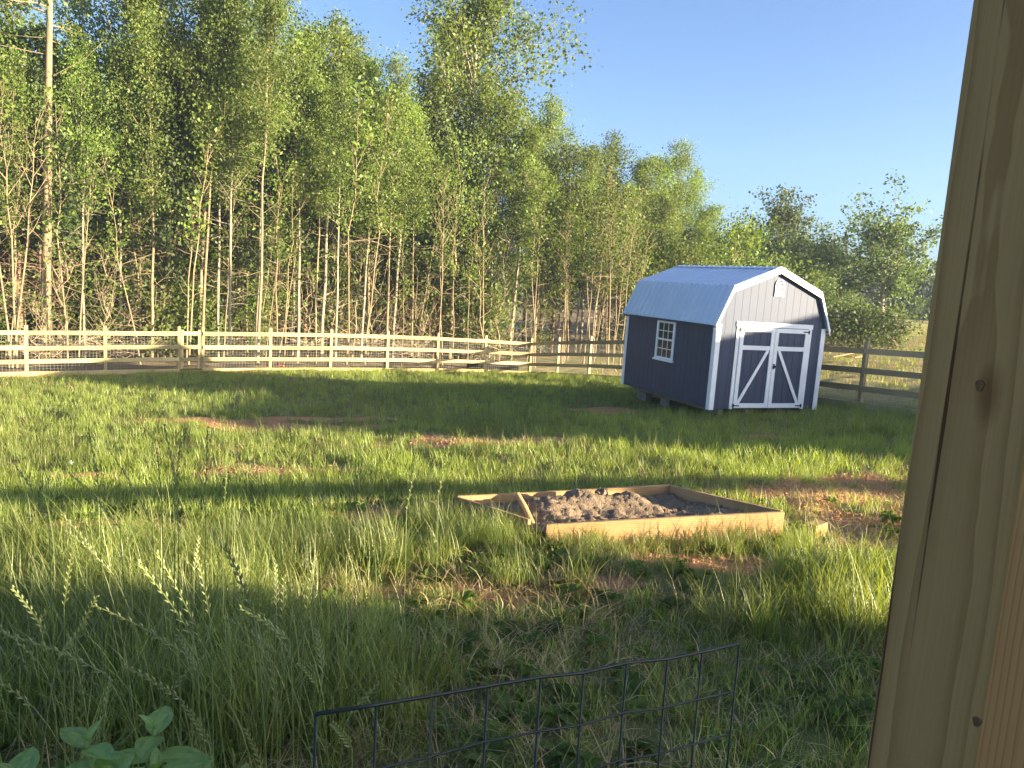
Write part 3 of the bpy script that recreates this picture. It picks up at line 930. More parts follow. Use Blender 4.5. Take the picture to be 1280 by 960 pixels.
# ------------------------------------------------------------------ porch post
d1 = at(1150, 500, 1.0); 
pk = .784; pc = np.array([.68*pk, pk]); ZD = Z(.5, 0)+.55       # deck height
edgeL = pc
post = thing('porch_post', 'thick knotted timber porch post close to the camera', 'post', (edgeL[0], edgeL[1], ZD), .35)
m = MB(); nseg = 40; H = CAMZ+1.3-ZD
vs = []; fs = []
for k in range(nseg+1):
    z = H*k/nseg
    for j, (a, b_) in enumerate(((0, 0), (.14, 0), (.14, .14), (0, .14))):
        wv = .0012*math.sin(z*7+j*2)+.0008*math.sin(z*23+j)
        if j == 0 and .35 < z-(CAMZ-ZD) < .40: wv += .002
        vs.append((a+wv, b_+wv*.5, z))
for k in range(nseg):
    for j in range(4): fs.append((k*4+j, k*4+(j+1) % 4, k*4+4+(j+1) % 4, k*4+4+j))
fs += [(0, 3, 2, 1), tuple(nseg*4+j for j in range(4))]
m.add(vs, fs); m.build('timber', M['post'], post, .004)
m = MB()
m.box((-.02, -.02, .0), (.16, .16, .14)); m.build('base_collar', M['fence_post'], post, .004)

ex = np.array([math.cos(.35), math.sin(.35), 0]); ey = np.array([-math.sin(.35), math.cos(.35), 0])
knot_mat = paint_mat('knot_heart', (.11, .06, .028), .8, .4, 60)
for px, py, r in ((1225, 482, .005), (1221, 902, .0042)):
    d_ = at(px, py, 1.0)-np.array([0, 0, CAMZ]); A_ = np.array([edgeL[0], edgeL[1], 0])
    P = np.array([0, 0, CAMZ])+d_*(np.dot(A_, ex)/np.dot(d_, ex)); yl = float(np.dot(P-A_, ey)); zl = P[2]-ZD
    m = MB(); m.prism([(-.0012, yl+r*math.cos(a)*(1+.2*math.sin(3*a)), zl+1.35*r*math.sin(a)) for a in np.linspace(0, 2*PI, 15)[:-1]], (.004, 0, 0)); m.build('knot', knot_mat, post)

# ------------------------------------------------------------------ added house and wall that shade the foreground and post; porch deck
wall_paint = paint_mat('cream_siding', (.55, .53, .48), .7, .08)
shingle = paint_mat('grey_shingle', (.09, .09, .095), .9, .3, 8)
house = thing('low_house', 'unseen low cream house shape added to shade the foreground', 'house', (13, -7, 0))  # unseen block placed to throw the foreground shade
zg = Z(16, -3)
m = MB(); m.box((0, 0, zg-.5), (6, 6.6, CAMZ+1.2)); m.build('wall', wall_paint, house)
m = MB(); m.prism([(-.3, 7.0, CAMZ+1.2), (-.3, 3.3, CAMZ+2.6), (-.3, -.4, CAMZ+1.2)], (6.6, 0, 0)); m.build('roof', shingle, house)
pw = thing('porch_wall', 'unseen cream wall added to shade the post', 'wall', (2.1, -4, ZD))  # unseen wall put in to keep the sun off the post
m = MB(); m.box((0, 0, -.6), (.2, 4.55, CAMZ+.95-ZD)); m.build('wall_panel', wall_paint, pw)
m = MB(); m.box((-.03, 0, CAMZ+.952-ZD), (.23, 4.58, CAMZ+.99-ZD)); m.build('cap_board', M['fence'], pw)
deck = thing('porch_deck', 'timber porch deck under the post and the planter', 'deck', (-3, -1.6, ZD))
for k in range(20):
    m = MB(); m.box((0, k*.145, -.04), (5, k*.145+.137, 0)); m.build('deck_board', M['fence'], deck, .003)
m = MB(); m.box((0.02, 0, -.3), (4.98, 2.89, -.045)); m.build('deck_frame', M['fence'], deck)

# unseen barn shape added and profiled to throw the long shadow across the yard
SD = np.array([-.95, .31]); SD /= np.hypot(*SD); SP = np.array([.31, .95]); SP /= np.hypot(*SP)
barn = thing('shade_barn', 'long cream barn shape added out of view to shade the middle of the yard', 'barn', (0, 0, 0))


def BP(perp, t, z):
    q = SP*perp - SD*t; return (q[0], q[1], CAMZ+z)


PROF = [(12.9, 2.85), (14.2, 3.2), (18.2, 3.35), (20.6, 3.68), (23.7, 2.5)]
run = Vector(BP(0, 28, 0))-Vector(BP(0, 19.5, 0))
m = MB(); m.prism([BP(12.9, 19.5, -4)]+[BP(p, 19.5, z-.16) for p, z in PROF]+[BP(23.7, 19.5, -4)], run); m.build('wall', wall_paint, barn)
m = MB(); m.prism([BP(p, 19.4, z) for p, z in PROF]+[BP(p, 19.4, z-.155) for p, z in PROF[::-1]], run*1.02); m.build('roof', shingle, barn)

# pergola added out of view so its beam draws a thin shadow strip
perg = thing('pergola', 'timber pergola added out of view to cast thin shadows on the lawn', 'pergola', (10, 4, Z(10, 4)))
z0 = Z(10, 4)
perg.location = (10, 3.45, z0); perg.rotation_euler = (0, 0, .23)
for dx in (0, 4.6, 9.2):
    m = MB(); m.box((dx-.08, -.08, -.4), (dx+.08, .08, CAMZ+.56-z0)); m.build('post', M['fence_post'], perg)
for dy, zz in ((0, .7),):
    m = MB(); m.box((-.6, dy-.04, CAMZ+zz-z0-.14), (9.8, dy+.04, CAMZ+zz-z0+.14)); m.build('beam', M['fence'], perg)


# ------------------------------------------------------------------ trees
def leaves(C, size, g, flat=.0, aspect=1.6):
    """rhombic leaf-clump faces round the centres C"""
    n = len(C)
    d = g.normal(0, 1, (n, 3)); d /= np.linalg.norm(d, axis=1)[:, None]
    r = g.normal(0, 1, (n, 3)); r[:, 2] -= flat
    s = np.cross(d, r); s /= np.maximum(np.linalg.norm(s, axis=1), 1e-6)[:, None]
    L_ = (size*g.uniform(.6, 1.35, n))[:, None]*.5; Wd = L_/aspect
    f = np.cross(d, s)*L_*.25
    V_ = np.stack([C-d*L_, C+s*Wd+f, C+d*L_, C-s*Wd+f], 1).reshape(-1, 3)
    return V_, np.arange(4*n).reshape(n, 4)


def skeleton(g, H, cb, cr, tr, nb, lean=(0, 0), elev=(.5, 1.0), prof=None, wig=.12, fork=None, dead=0, deadlen=1.2):
    """trunk + branches; returns tube list and leaf anchors with spread"""
    tubes = []; anch = []
    n = 9
    tp = [np.array([lean[0]*H*t**1.3, lean[1]*H*t**1.3, H*t]) + np.array([*(g.normal(0, wig*.5, 2)*min(1, t*3)), 0]) for t in np.linspace(0, 1, n)]
    tp[0] = np.array([0, 0, -.3])
    rad = [tr*(1.25 if k == 0 else 1)*(1-.86*(k/(n-1))**1.1) for k in range(n)]
    tubes.append((tp, rad, 7))
    def tpos(t):
        q = t*(n-1); k = min(int(q), n-2); return tp[k]+(tp[k+1]-tp[k])*(q-k)
    az = g.uniform(0, 2*PI)
    for k in range(nb):
        t = cb+(0.985-cb)*(k+.5*g.uniform())/nb
        az += 2.4+g.normal(0, .5)
        u = (t-cb)/(1-cb)
        ln = cr*(prof(u) if prof else (math.sin(PI*min(1, u*.85+.12))**.8))*g.uniform(.4, 1.45)
        el = elev[0]+(elev[1]-elev[0])*u+g.normal(0, .15)
        p = tpos(t); pts = [p]; d = np.array([math.cos(az)*math.cos(el), math.sin(az)*math.cos(el), math.sin(el)])
        m_ = 4
        for q in range(m_):
            d = d+np.array([*g.normal(0, .14, 2), .06]); d /= np.linalg.norm(d)
            pts.append(pts[-1]+d*ln/m_)
        r0 = max(.012, tr*.42*(1-.8*t)); tubes.append((pts, [r0*(1-.85*q/m_) for q in range(m_+1)], 5))
        for q in range(1, m_+1): anch.append((pts[q], .16+.10*ln, q/m_))
        for q in range(3):
            j = g.integers(1, m_+1); e = d+g.normal(0, .7, 3); e /= np.linalg.norm(e)
            s = [pts[j], pts[j]+e*ln*.22, pts[j]+e*ln*.42+np.array([0, 0, .05])]
            tubes.append((s, [r0*.4, r0*.25, .006], 4)); anch += [(s[1], .14+.08*ln, .8), (s[2], .14+.08*ln, 1)]
    for k in range(dead):
        t = g.uniform(.12, cb+.15); a = g.uniform(0, 2*PI); el = g.uniform(-.35, .7); p = tpos(t); ln = deadlen*g.uniform(.4, 1.3)
        d = np.array([math.cos(a)*math.cos(el), math.sin(a)*math.cos(el), math.sin(el)])
        e = d+g.normal(0, .3, 3)
        tubes.append(([p, p+d*ln*.5, p+d*ln*.5+e*ln*.5], [max(.009, tr*.12), .009, .005], 4))
        if g.uniform() < .6:
            f = d+g.normal(0, .6, 3); tubes.append(([p+d*ln*.5, p+d*ln*.5+f*ln*.4], [.008, .004], 3))
    anch.append((tp[-1], .3, 1))
    return tubes, anch


def make_tree(name, label, cat, seed, bark, leaf, H, cb, cr, tr, nb, nleaf, lsize, group, spread=1.0, droop=0, extra=None, **kw):
    g = np.random.default_rng(seed)
    tubes, anch = skeleton(g, H, cb, cr, tr, nb, **kw)
    root = thing(name, label, cat, (0, 0, -100), 0, group)
    m = MB()
    for p, r, n in tubes: m.tube(p, r, n, False)
    me_ = bpy.data.meshes.new('trunk'); me_.from_pydata(m.v, [], m.f); me_.update(); me_.materials.append(bark)
    me_.polygons.foreach_set('use_smooth', np.ones(len(me_.polygons), bool))
    kids = [obj('trunk', me_, root)]
    if nleaf:
        w = np.array([a[2]**1.2*a[1] for a in anch]); pick = g.choice(len(anch), nleaf, p=w/w.sum())
        A_ = np.array([a[0] for a in anch])[pick]; sg = np.array([a[1] for a in anch])[pick]*spread
        C_ = A_+g.normal(0, 1, (nleaf, 3))*sg[:, None]*np.array([1, 1, .75])
        C_[:, 2] -= droop*np.abs(g.normal(0, 1, nleaf))*sg
        clump = np.random.default_rng(seed+1).uniform(0, 1, len(anch))[pick]
        V_, F_ = leaves(C_, lsize, g)
        kids.append(obj('crown', np_mesh('crown', V_, F_, leaf, np.clip(.45*clump+.55*g.uniform(0, 1, nleaf), 0, 1)), root))
    KIDS[root.name] = kids
    return root


def narrow(u): return (.6+.45*math.sin(PI*u))*(1-u*.45)
def conic(u): return 1-.8*u
def dome(u): return .35+.75*math.sin(PI*min(1, .12+u*.85))


GUM = 'slender leafy trees at the edge of the woods'
SAP = 'thin pale saplings behind the fence'
PIN = 'dark pines deeper in the woods'
SHR = 'leafy shrubs at the foot of the woods'
gums = [make_tree('slender_tree', 'slender leafy tree with bare lower trunk at the woodland edge', 'tree', 100+k, M['pole'] if k % 2 else M['grey_bark'], M['leaf'],
                  H, cb, cr, .085, 30, 9500, .12, GUM, lean=(RNG.normal(0, .015), RNG.normal(0, .015)), elev=(.45, 1.15), prof=narrow, dead=22, deadlen=1.3, wig=.09, spread=1.2)
        for k, (H, cb, cr) in enumerate([(14, .50, 2.0), (13, .46, 2.2), (12, .52, 1.7), (14.5, .56, 1.9), (11, .38, 1.9)])]
pines = [make_tree('pine_tree', 'dark pine with dead lower twigs deep in the woods', 'tree', 200+k, M['pine_bark'], M['pine'],
                   H, cb, cr, .12, 34, 5200, .26, PIN, elev=(.0, .7), prof=conic, dead=95, deadlen=1.9, spread=.9)
         for k, (H, cb, cr) in enumerate([(14, .38, 2.3), (12.5, .30, 2.5), (13, .45, 2.1)])]
saps = [make_tree('sapling', 'thin pale sapling with few leaves behind the fence', 'sapling', 300+k, M['pole'], M['leaf_low'],
                  H, .48, 1.0, .032, 12, nl, .13, SAP, lean=(RNG.normal(0, .05), RNG.normal(0, .03)), elev=(.7, 1.2), dead=10, deadlen=.7, wig=.09)
        for k, (H, nl) in enumerate([(7.5, 420), (6, 300), (8.5, 520), (5, 160), (6.8, 90)])]
shrubs = [make_tree('shrub', 'bright leafy shrub at the foot of the woods', 'shrub', 400+k, M['dead'], M['leaf_low'],
                    H, .08, cr, .03, 16, 1900, .13, SHR, elev=(.5, 1.1), spread=1.5, dead=10, deadlen=.9)
          for k, (H, cr) in enumerate([(2.6, 1.2), (3.4, 1.4), (1.9, 1.1), (4.4, 1.5)])]
brush = [make_tree('bare_bush', 'bare twiggy bush standing behind the fence', 'bush', 450+k, M['dead'], M['leaf_low'],
                   H, .05, 1.3, .025, 18, 160, .14, 'bare twiggy bushes behind the fence', elev=(.6, 1.25), spread=1.3, dead=26, deadlen=1.3, wig=.3)
         for k, H in enumerate([3.5, 4.5, 2.6])]
protos = gums+pines+saps+shrubs+brush
used = set()


def plant(proto, x, y, scale=1, label=None, group=None, rz=None, tilt=(0, 0)):
    rz = random.uniform(0, 2*PI) if rz is None else rz
    return dup(proto, (x, y, Z(x, y)), rz, scale, label, group, tilt)


def top_scale(proto_h, px, py, Y):
    """real height of a tree at distance Y whose top shows at a photo position"""
    P = at(px, py, Y); return P, (P[2]-Z(P[0], P[1]))/proto_h


GH = [14, 13, 12, 14.5, 11]; PH = [14, 12.5, 13]; SH = [7.5, 6, 8.5, 5, 6.8]
# skyline trees read off the photograph: (x of the stem, y of the top, distance, kind)
SKY = [(20, -60, 30, 1), (110, -40, 33, 0), (165, -25, 31, 2), (215, -50, 34, 0), (255, -30, 31, 3), (290, -35, 33, 1), (330, -10, 32, 0), (375, 35, 35, 2), (415, 28, 34, 0), (440, 60, 37, 1), (475, 78, 35, 3),
       (505, 130, 36, 2), (540, 105, 39, 4), (560, 40, 45, 1), (635, 130, 40, 4), (655, 165, 39, 2), (690, 135, 44, 1), (672, 150, 48, 0), (715, 190, 43, 4), (745, 185, 46, 2), (772, 172, 49, 0), (800, 200, 48, 2), (825, 205, 50, 4), (855, 188, 51, 1), (875, 215, 52, 0), (893, 262, 52, 4),
       (735, 230, 43, 4), (790, 240, 46, 4), (840, 245, 47, 2)]
for px, py, Y, k in SKY:
    P, s = top_scale(GH[k]*1.02, px, py, Y)
    plant(gums[k], P[0], P[1], s)
# the straight slim trunks at the front of the woods
POLES = [(20, 28, 1, 80), (105, 29, 0, 60), (252, 30, 3, -10), (272, 31, 2, 60), (287, 30, 0, 20), (322, 29.6, 3, -20), (372, 32, 2, 50), (395, 32, 3, 110), (420, 33, 0, 95), (452, 34, 2, 120), (483, 34, 1, 85), (515, 36, 3, 150),
         (590, 39, 1, 100), (612, 38, 2, 190), (640, 40, 4, 210), (668, 41, 2, 230), (706, 41, 3, 245), (742, 42, 4, 255), (150, 30, 2, 50), (190, 29.5, 1, 30)]
for px, Y, k, py in POLES:
    P, s = top_scale(GH[k]*1.02, px, py, Y); P2 = at(px, 430, Y)
    plant(gums[k], P2[0], P2[1], (s*.8, s*.8, s), tilt=(0, random.gauss(0, .015)))
for px, Y, py in [(75, 30, 60), (212, 31, 90), (160, 33, 80), (340, 34, 100), (545, 39, 150), (690, 43, 230)]:
    P, s = top_scale(PH[1], px, py, Y); P2 = at(px, 430, Y); plant(pines[1], P2[0], P2[1], (s*.75, s*.75, s))
# pines filling the wood behind
for k in range(46):
    t = random.uniform(-.35, 1.05); dpt = random.uniform(5, 16)
    q = C0+D*t+np.array([-.524, .85])*dpt
    if q[0] > 5: continue
    top = np.interp(640+961*q[0]/q[1], [0, 300, 420, 520, 600, 660, 760, 900], [20, 60, 110, 190, 200, 200, 240, 300])
    pr = random.randrange(3); P, s = top_scale(PH[pr], 640+961*q[0]/q[1], top+random.uniform(0, 60), q[1])
    plant(pines[pr], q[0], q[1], min(1.25, max(.45, s)))
for px, py, Y in [(690, 200, 48), (725, 240, 47), (765, 225, 52), (805, 235, 54), (845, 230, 55), (880, 265, 56), (830, 270, 49), (770, 280, 46), (900, 300, 57), (700, 260, 44), (860, 290, 50)]:
    pr = random.randrange(3); P, s = top_scale(PH[pr], px, py, Y); plant(pines[pr], P[0], P[1], s)
# saplings and thin poles
for k in range(58):
    t = random.uniform(-.12, 1.12); dpt = random.uniform(1.6, 7)
    q = C0+D*t+np.array([-.524, .85])*dpt
    plant(saps[random.choice((0, 0, 1, 2, 2, 3, 4, 4))], q[0], q[1], random.uniform(.75, 1.3), tilt=(random.gauss(0, .05), random.gauss(0, .06)))
for k in range(26):
    px = random.uniform(660, 790); Y = random.uniform(37, 43); P = at(px, 430, Y)
    plant(saps[random.choice((0, 1, 2, 4, 4))], P[0], P[1], random.uniform(.8, 1.25), tilt=(random.gauss(0, .06), random.gauss(0, .07)))
for k in range(28):
    t = random.uniform(-.15, 1.15); dpt = random.uniform(4, 9); q = C0+D*t+np.array([-.524, .85])*dpt
    plant(shrubs[random.randrange(4)], q[0], q[1], random.uniform(.8, 1.5))
for k in range(34):
    t = random.uniform(-.12, 1.1); dpt = random.uniform(3, 8); q = C0+D*t+np.array([-.524, .85])*dpt
    plant(brush[random.randrange(3)], q[0], q[1], random.uniform(.8, 1.4))
for k in range(14):
    px = random.uniform(670, 960); Y = random.uniform(39, 50); P = at(px, 430, Y); plant(random.choice(shrubs), P[0], P[1], random.uniform(.9, 1.7))
# the three that stand out
P = at(57, 430, 28)
big = make_tree('pale_trunk_tree', 'tallest pale straight trunk with crooked bare branches at the left end of the woods', 'tree', 501, M['pole'], M['leaf'], 19, .62, 3, .20, 22, 3200, .18, None,
                lean=(.03, 0), elev=(.3, 1.0), dead=26, deadlen=3.4, wig=.06)
big.location = (P[0], P[1], Z(P[0], P[1]))
P, s = top_scale(1, 600, -25, 41)
tallt = make_tree('tall_poplar', 'tallest tree in the middle of the woods with an open crown far above the others', 'tree', 507, M['grey_bark'], M['leaf'], s*.96, .46, 2.9, .22, 54, 17000, .19, None,
                  elev=(.35, 1.0), prof=dome, spread=1.05)
tallt.location = (P[0], P[1], Z(P[0], P[1]))
P = at(562, 440, 37.5); s = 9.6
fk = make_tree('forked_tree', 'bare limbed forked tree spreading in front of the tallest crown', 'tree', 513, M['pole'], M['leaf'], s, .55, 2.6, .10, 20, 1700, .15, None,
               elev=(.5, .95), prof=dome, dead=10, deadlen=1.8, spread=1.3)
fk.location = (P[0], P[1], Z(P[0], P[1]))
# right hand trees beyond the shed
P, s = top_scale(1, 985, 232, 62); s *= .75
t1 = make_tree('open_crown_tree', 'tall tree with an airy flat topped crown rising behind the shed', 'tree', 521, M['grey_bark'], M['oak'], s, .45, 3.4, .20, 26, 6000, .22, None, elev=(.5, 1.2), prof=lambda u: .35+.75*u if u < .75 else .5, spread=.9)
t1.location = (P[0], P[1], Z(P[0], P[1]))
P, s = top_scale(1, 1120, 240, 55); s *= .71
t2 = make_tree('oak_tree', 'lone oak with a dark bare trunk standing beside the porch post', 'tree', 529, M['grey_bark'], M['oak'], s, .36, 3.5, .24, 40, 11000, .22, None, elev=(.2, 1.0), prof=lambda u: (.45+.7*math.sin(PI*min(1, .1+u*.8)))*(1-.85*u**3), spread=.75)
t2.location = (P[0], P[1], Z(P[0], P[1]))
bl = [make_tree('broadleaf_tree', 'round broadleaf tree in the grove behind the shed', 'tree', 540+k, M['grey_bark'], M['oak'], H, .12, cr, .18, 30, 9000, .25, 'broadleaf trees in the grove behind the shed', elev=(.3, 1.1), prof=dome, spread=1.1)
      for k, (H, cr) in enumerate([(8, 3.2), (9.5, 3.6), (6.5, 3.0)])]
BH = [8, 9.5, 6.5]
first = set()
for px, py, Y, k in [(930, 275, 60, 1), (960, 285, 64, 0), (1000, 275, 66, 1), (1025, 290, 62, 0), (1045, 300, 60, 1), (915, 310, 56, 2), (975, 320, 55, 2), (1075, 388, 62, 2), (1052, 345, 58, 0), (1020, 340, 54, 2), (1100, 392, 74, 2), (1150, 362, 84, 1), (1180, 350, 84, 1), (1130, 384, 84, 2), (1210, 350, 84, 0), (1240, 340, 86, 1)]:
    P, s = top_scale(BH[k], px, py+8, Y); plant(bl[k], P[0], P[1], (s*.92, s*.92, s*.82))
# remove the prototypes parked below ground
for p in protos+bl:
    for ch in KIDS[p.name]: bpy.data.objects.remove(ch)
    bpy.data.objects.remove(p)
# low scrub along the field
scr = make_tree('scrub_bush', 'grey green scrub bush at the edge of the field', 'bush', 560, M['dead'], M['oak'], 1.5, .05, 1.0, .02, 14, 700, .14, 'scrub bushes along the field edge', elev=(.4, 1.1), spread=1.3, dead=14, deadlen=.6)
kk = KIDS[scr.name]
for q, px in enumerate(range(1032, 1128, 9)):
    P = at(px, 415, random.uniform(40, 46)); o = plant(scr, P[0], P[1], random.uniform(.8, 1.3))
for ch in kk: bpy.data.objects.remove(ch)
bpy.data.objects.remove(scr)
# far-off wood closing the view between the stems
def mass(name, label, n, fn, size, mat):
    g = np.random.default_rng(77); C_ = fn(g, n); V_, F_ = leaves(C_, size, g, aspect=1.3)
    cl = np.clip(.5+.5*vnoise(C_[:, 0], C_[:, 2]*1.5+C_[:, 1], .9, 4)+g.normal(0, .15, n), 0, 1)
    props(obj(name, np_mesh(name, V_, F_, mat, cl)), label, 'woods', kind='stuff')


def wood_fn(g, n):
    t = g.uniform(-.6, 1.25, n); dp = g.uniform(13, 26, n); q = C0[None]+D[None]*t[:, None]+np.array([-.524, .85])[None]*dp[:, None]
    k = q[:, 0] > 4; q[k, 0] -= 12
    h = 8.0+1.6*vnoise(q[:, 0], q[:, 1], .5, 8)
    z = tz(q[:, 0], q[:, 1])+h*g.uniform(0, 1, n)
    return np.column_stack([q, z])


mass('distant_woods', 'dark dense woodland filling the gaps between the trunks', 30000, wood_fn, .55, M['far'])


def line_fn(g, n):
    x = g.uniform(-10, 120, n); y = 105+g.uniform(0, 14, n)-.12*x
    h = 6.5+2.2*vnoise(x, y, .28, 12)
    return np.column_stack([x, y, tz(x, y)+h*g.uniform(0, 1, n)**.8])


mass('far_treeline', 'far dark line of trees across the field', 22000, line_fn, .8, M['oak'])

# ------------------------------------------------------------------ small things
# lumber pile beyond the right hand fence
for k, (xa, ya, xb, yb, w, lab) in enumerate([(1040, 448, 1072, 440, .16, 'pale plank lying nearest the fence in the lumber scraps'), (1066, 449, 1082, 444, .2, 'short pale board beside the longest plank beyond the fence'), (1086, 444, 1104, 437, .14, 'thin pale lath sticking up out of the scrub')]):
    Y = 29+k*.6; A = gp(xa, ya); B = np.array(at(xb, yb, A[1]+1.0))
    B[2] = max(B[2], Z(B[0], B[1])+.08)
    loose_board('plank', (A[0], A[1], A[2]+.08), B, w, .04, lab, 'plank')
# corrugated black pipe end and orange ring behind the left fence
A = at(600, 457, 35.5); A[2] = Z(A[0], A[1])+.22; m = MB()
pts = []; rad = []
for k in range(61): pts.append((A[0]-.6+k*.04, A[1]+k*.004, A[2])); rad.append(.2+(.018 if k % 2 else 0))
m.tube(pts, rad, 18, False); m.tube(pts[::-1], [.17]*61, 18, False)
props(m.build('drain_pipe', M['black'], None, smooth=True), 'black corrugated drain pipe lying behind the fence', 'pipe')
A = at(352, 456, 29.4); m = MB(); A[2] = Z(A[0], A[1])+.16
m.tube([(A[0]+.15*math.cos(a), A[1]+.03*math.sin(2*a), A[2]+.11*math.sin(a)) for a in np.linspace(0, 2*PI*.86, 26)], .035, 8)
props(m.build('hose_coil', paint_mat('orange_rubber', (.55, .10, .05), .5), None, smooth=True), 'orange red coil of hose lying behind the sunlit fence', 'hose')
P = gp(88, 584); rock('plastic_ball', (P[0], P[1], P[2]+.06), .035, M['white'], 'small white ball half hidden in the lawn', 'ball', 2, .95)


def dead_leaf(px, py, Y, s, label, col):
    P = gp(px, py); m = MB(); n = 10
    vs = [(0, 0, .01)]
    for k in range(n):
        a = 2*PI*k/n; r = s*(.7+.3*math.cos(2*a)); vs.append((r*math.cos(a), r*math.sin(a)*.7, .012*math.cos(3*a)+.02))
    top = [(x, y, z+.0015) for x, y, z in vs]
    m.add(vs+top, [(0, 1+k, 1+(k+1) % n) for k in range(n)]+[(n+1, n+2+(k+1) % n, n+2+k) for k in range(n)])
    o = m.build('fallen_leaf', paint_mat('dry_leaf', col, .8), None); o.location = (P[0], P[1], P[2]+.09); o.rotation_euler = (.7, .2, .4)
    props(o, label, 'leaf')


dead_leaf(351, 818, 4, .035, 'pale pinkish dry leaf caught in the shaded grass', (.45, .30, .22))

# ------------------------------------------------------------------ wire panel
top = [(392, 893.6), (471, 883), (542, 871), (610.6, 860.5), (672, 849), (729, 840), (783.6, 831), (835, 822), (880, 814), (925, 807)]
def depth(px): return float(np.interp(px, [392, 610, 925], [1.36, 1.62, 2.02]))
TP = [at(x, y, depth(x))+RNG.normal(0, .003, 3) for x, y in top]
panel = thing('wire_panel', 'dark green wire grid panel standing in the grass below the porch', 'wire panel', (TP[5][0], TP[5][1], Z(TP[5][0], TP[5][1])))
org = np.array(panel.location)
m = MB()
for P in TP: m.tube([P-org, (P[0]-org[0]+.006, P[1]-org[1], P[2]-org[2]-.6), (P[0]-org[0], P[1]-org[1], Z(P[0], P[1])-.05-org[2])], .0030, 8)
m.build('upright_wires', M['wire'], panel, smooth=True)
m = MB()
for k in range(1, 9):
    pts = [(P[0]-org[0]+RNG.normal(0, .002), P[1]-org[1]-.0058, P[2]-org[2]-.132*k+RNG.normal(0, .002)) for P in TP]; m.tube(pts, .0028, 8)
m.build('cross_wires', M['wire'], panel, smooth=True)
m = MB(); m.tube([P-org+np.array([0, 0, .003]) for P in TP], .0042, 8); m.build('top_wire', M['wire'], panel, smooth=True)


# ------------------------------------------------------------------ basil in a planter
def leaf_blade(m, base, d, upv, ln, wd, curl=.35, seg=9):
    d = np.array(d, float); d /= np.linalg.norm(d); u = np.array(upv, float); u -= d*np.dot(u, d); u /= np.linalg.norm(u); s = np.cross(d, u)
    rows = []
    for k in range(seg+1):
        t = k/seg; w = wd*math.sin(PI*min(1, t**.8*.97+.03))**.85*.5
        cen = np.array(base)+d*ln*t-u*curl*ln*t*t*.5
        row = []
        for q in (-1, -.66, -.33, 0, .33, .66, 1):
            fold = .22*abs(q)*w+.06*w*math.sin(t*22+1.5)*abs(q)*.8-.09*w*(1-abs(abs(q)-.5)*2)*0
            pil = .05*wd*math.sin(t*20)*(1-abs(q))*abs(q)*2
            row.append(cen+s*q*w+u*(fold+pil))
        rows.append(row)
    vs = [p for r in rows for p in r]; n = 7
    fs = [(k*n+j, k*n+j+1, (k+1)*n+j+1, (k+1)*n+j) for k in range(seg) for j in range(n-1)]
    m.add(vs, fs)


def basil_tone(o):
    me_ = o.data; a = me_.attributes.new('tone', 'FLOAT', 'FACE'); g = np.random.default_rng(len(o.name))
    nf = len(me_.polygons); mid_ = np.where((np.arange(nf) % 6 == 2) | (np.arange(nf) % 6 == 3), .3, 0) if nf == 54 else 0
    a.data.foreach_set('value', np.clip(.4+mid_+g.normal(0, .12, nf), 0, 1).astype(np.float32))
    md = o.modifiers.new('sub', 'SUBSURF'); md.levels = 1; md.render_levels = 2
    for p in me_.polygons: p.use_smooth = True


pot_c = at(165, 945, 1.1)
zs = pot_c[2]-.22
pot = thing('planter_pot', 'tall dark planter pot holding the basil at the porch edge', 'planter', (pot_c[0], pot_c[1]-.05, ZD))
m = MB(); m.tube([(0, 0, 0), (0, 0, .02), (0, 0, zs-ZD)], [.13, .14, .19], 24); m.build('pot_wall', paint_mat('dark_pot', (.03, .03, .032), .6), pot, smooth=False)
m = MB(); m.tube([(0, 0, zs-ZD+.001), (0, 0, zs-ZD+.014)], [.175, .17], 20); m.build('potting_soil', M['soil'], pot)
basil = thing('basil_plant', 'broad leaved green basil plant in the near left corner', 'plant', (pot_c[0], pot_c[1]-.05, zs))
org = np.array(basil.location)
st = MB(); LS = []
# shoots: photo position of each growing tip, distance, leaf length
for px, py, Y, ln, rot in [(193, 925, 1.10, .062, .2), (108, 940, 1.04, .058, 1.0), (250, 985, 1.06, .06, .5), (20, 985, 1.0, .065, .3), (150, 985, .98, .06, .9), (195, 975, 1.02, .055, 2.0), (300, 990, 1.12, .05, 1.4), (80, 1000, .95, .06, .2)]:
    ln *= 1.22; tip = at(px, py-14, Y)-org
    st.tube([(tip[0]*.3, tip[1]*.3, 0), (tip[0]*.75, tip[1]*.8, tip[2]*.5), tip], [.005, .0045, .003], 8)
    for lev, (dz, sc, el) in enumerate(((0, .45, 1.0), (-.012, 1.0, .28), (-.05, 1.1, .1))):
        for q in (0, 1):
            a = rot+lev*PI/2+q*PI
            LS.append((tip+np.array([0, 0, dz]), (math.cos(a)*math.cos(el), math.sin(a)*math.cos(el), math.sin(el)), ln*sc))
stm = st.build('stem', M['basil'], basil, smooth=True); basil_tone(stm); stm.modifiers.clear()
for b0, d, ln in LS:
    m = MB(); leaf_blade(m, b0, d, (0, 0, 1), ln, ln*.52, .3+random.uniform(-.1, .25)); o = m.build('leaf', M['basil'], basil); basil_tone(o)


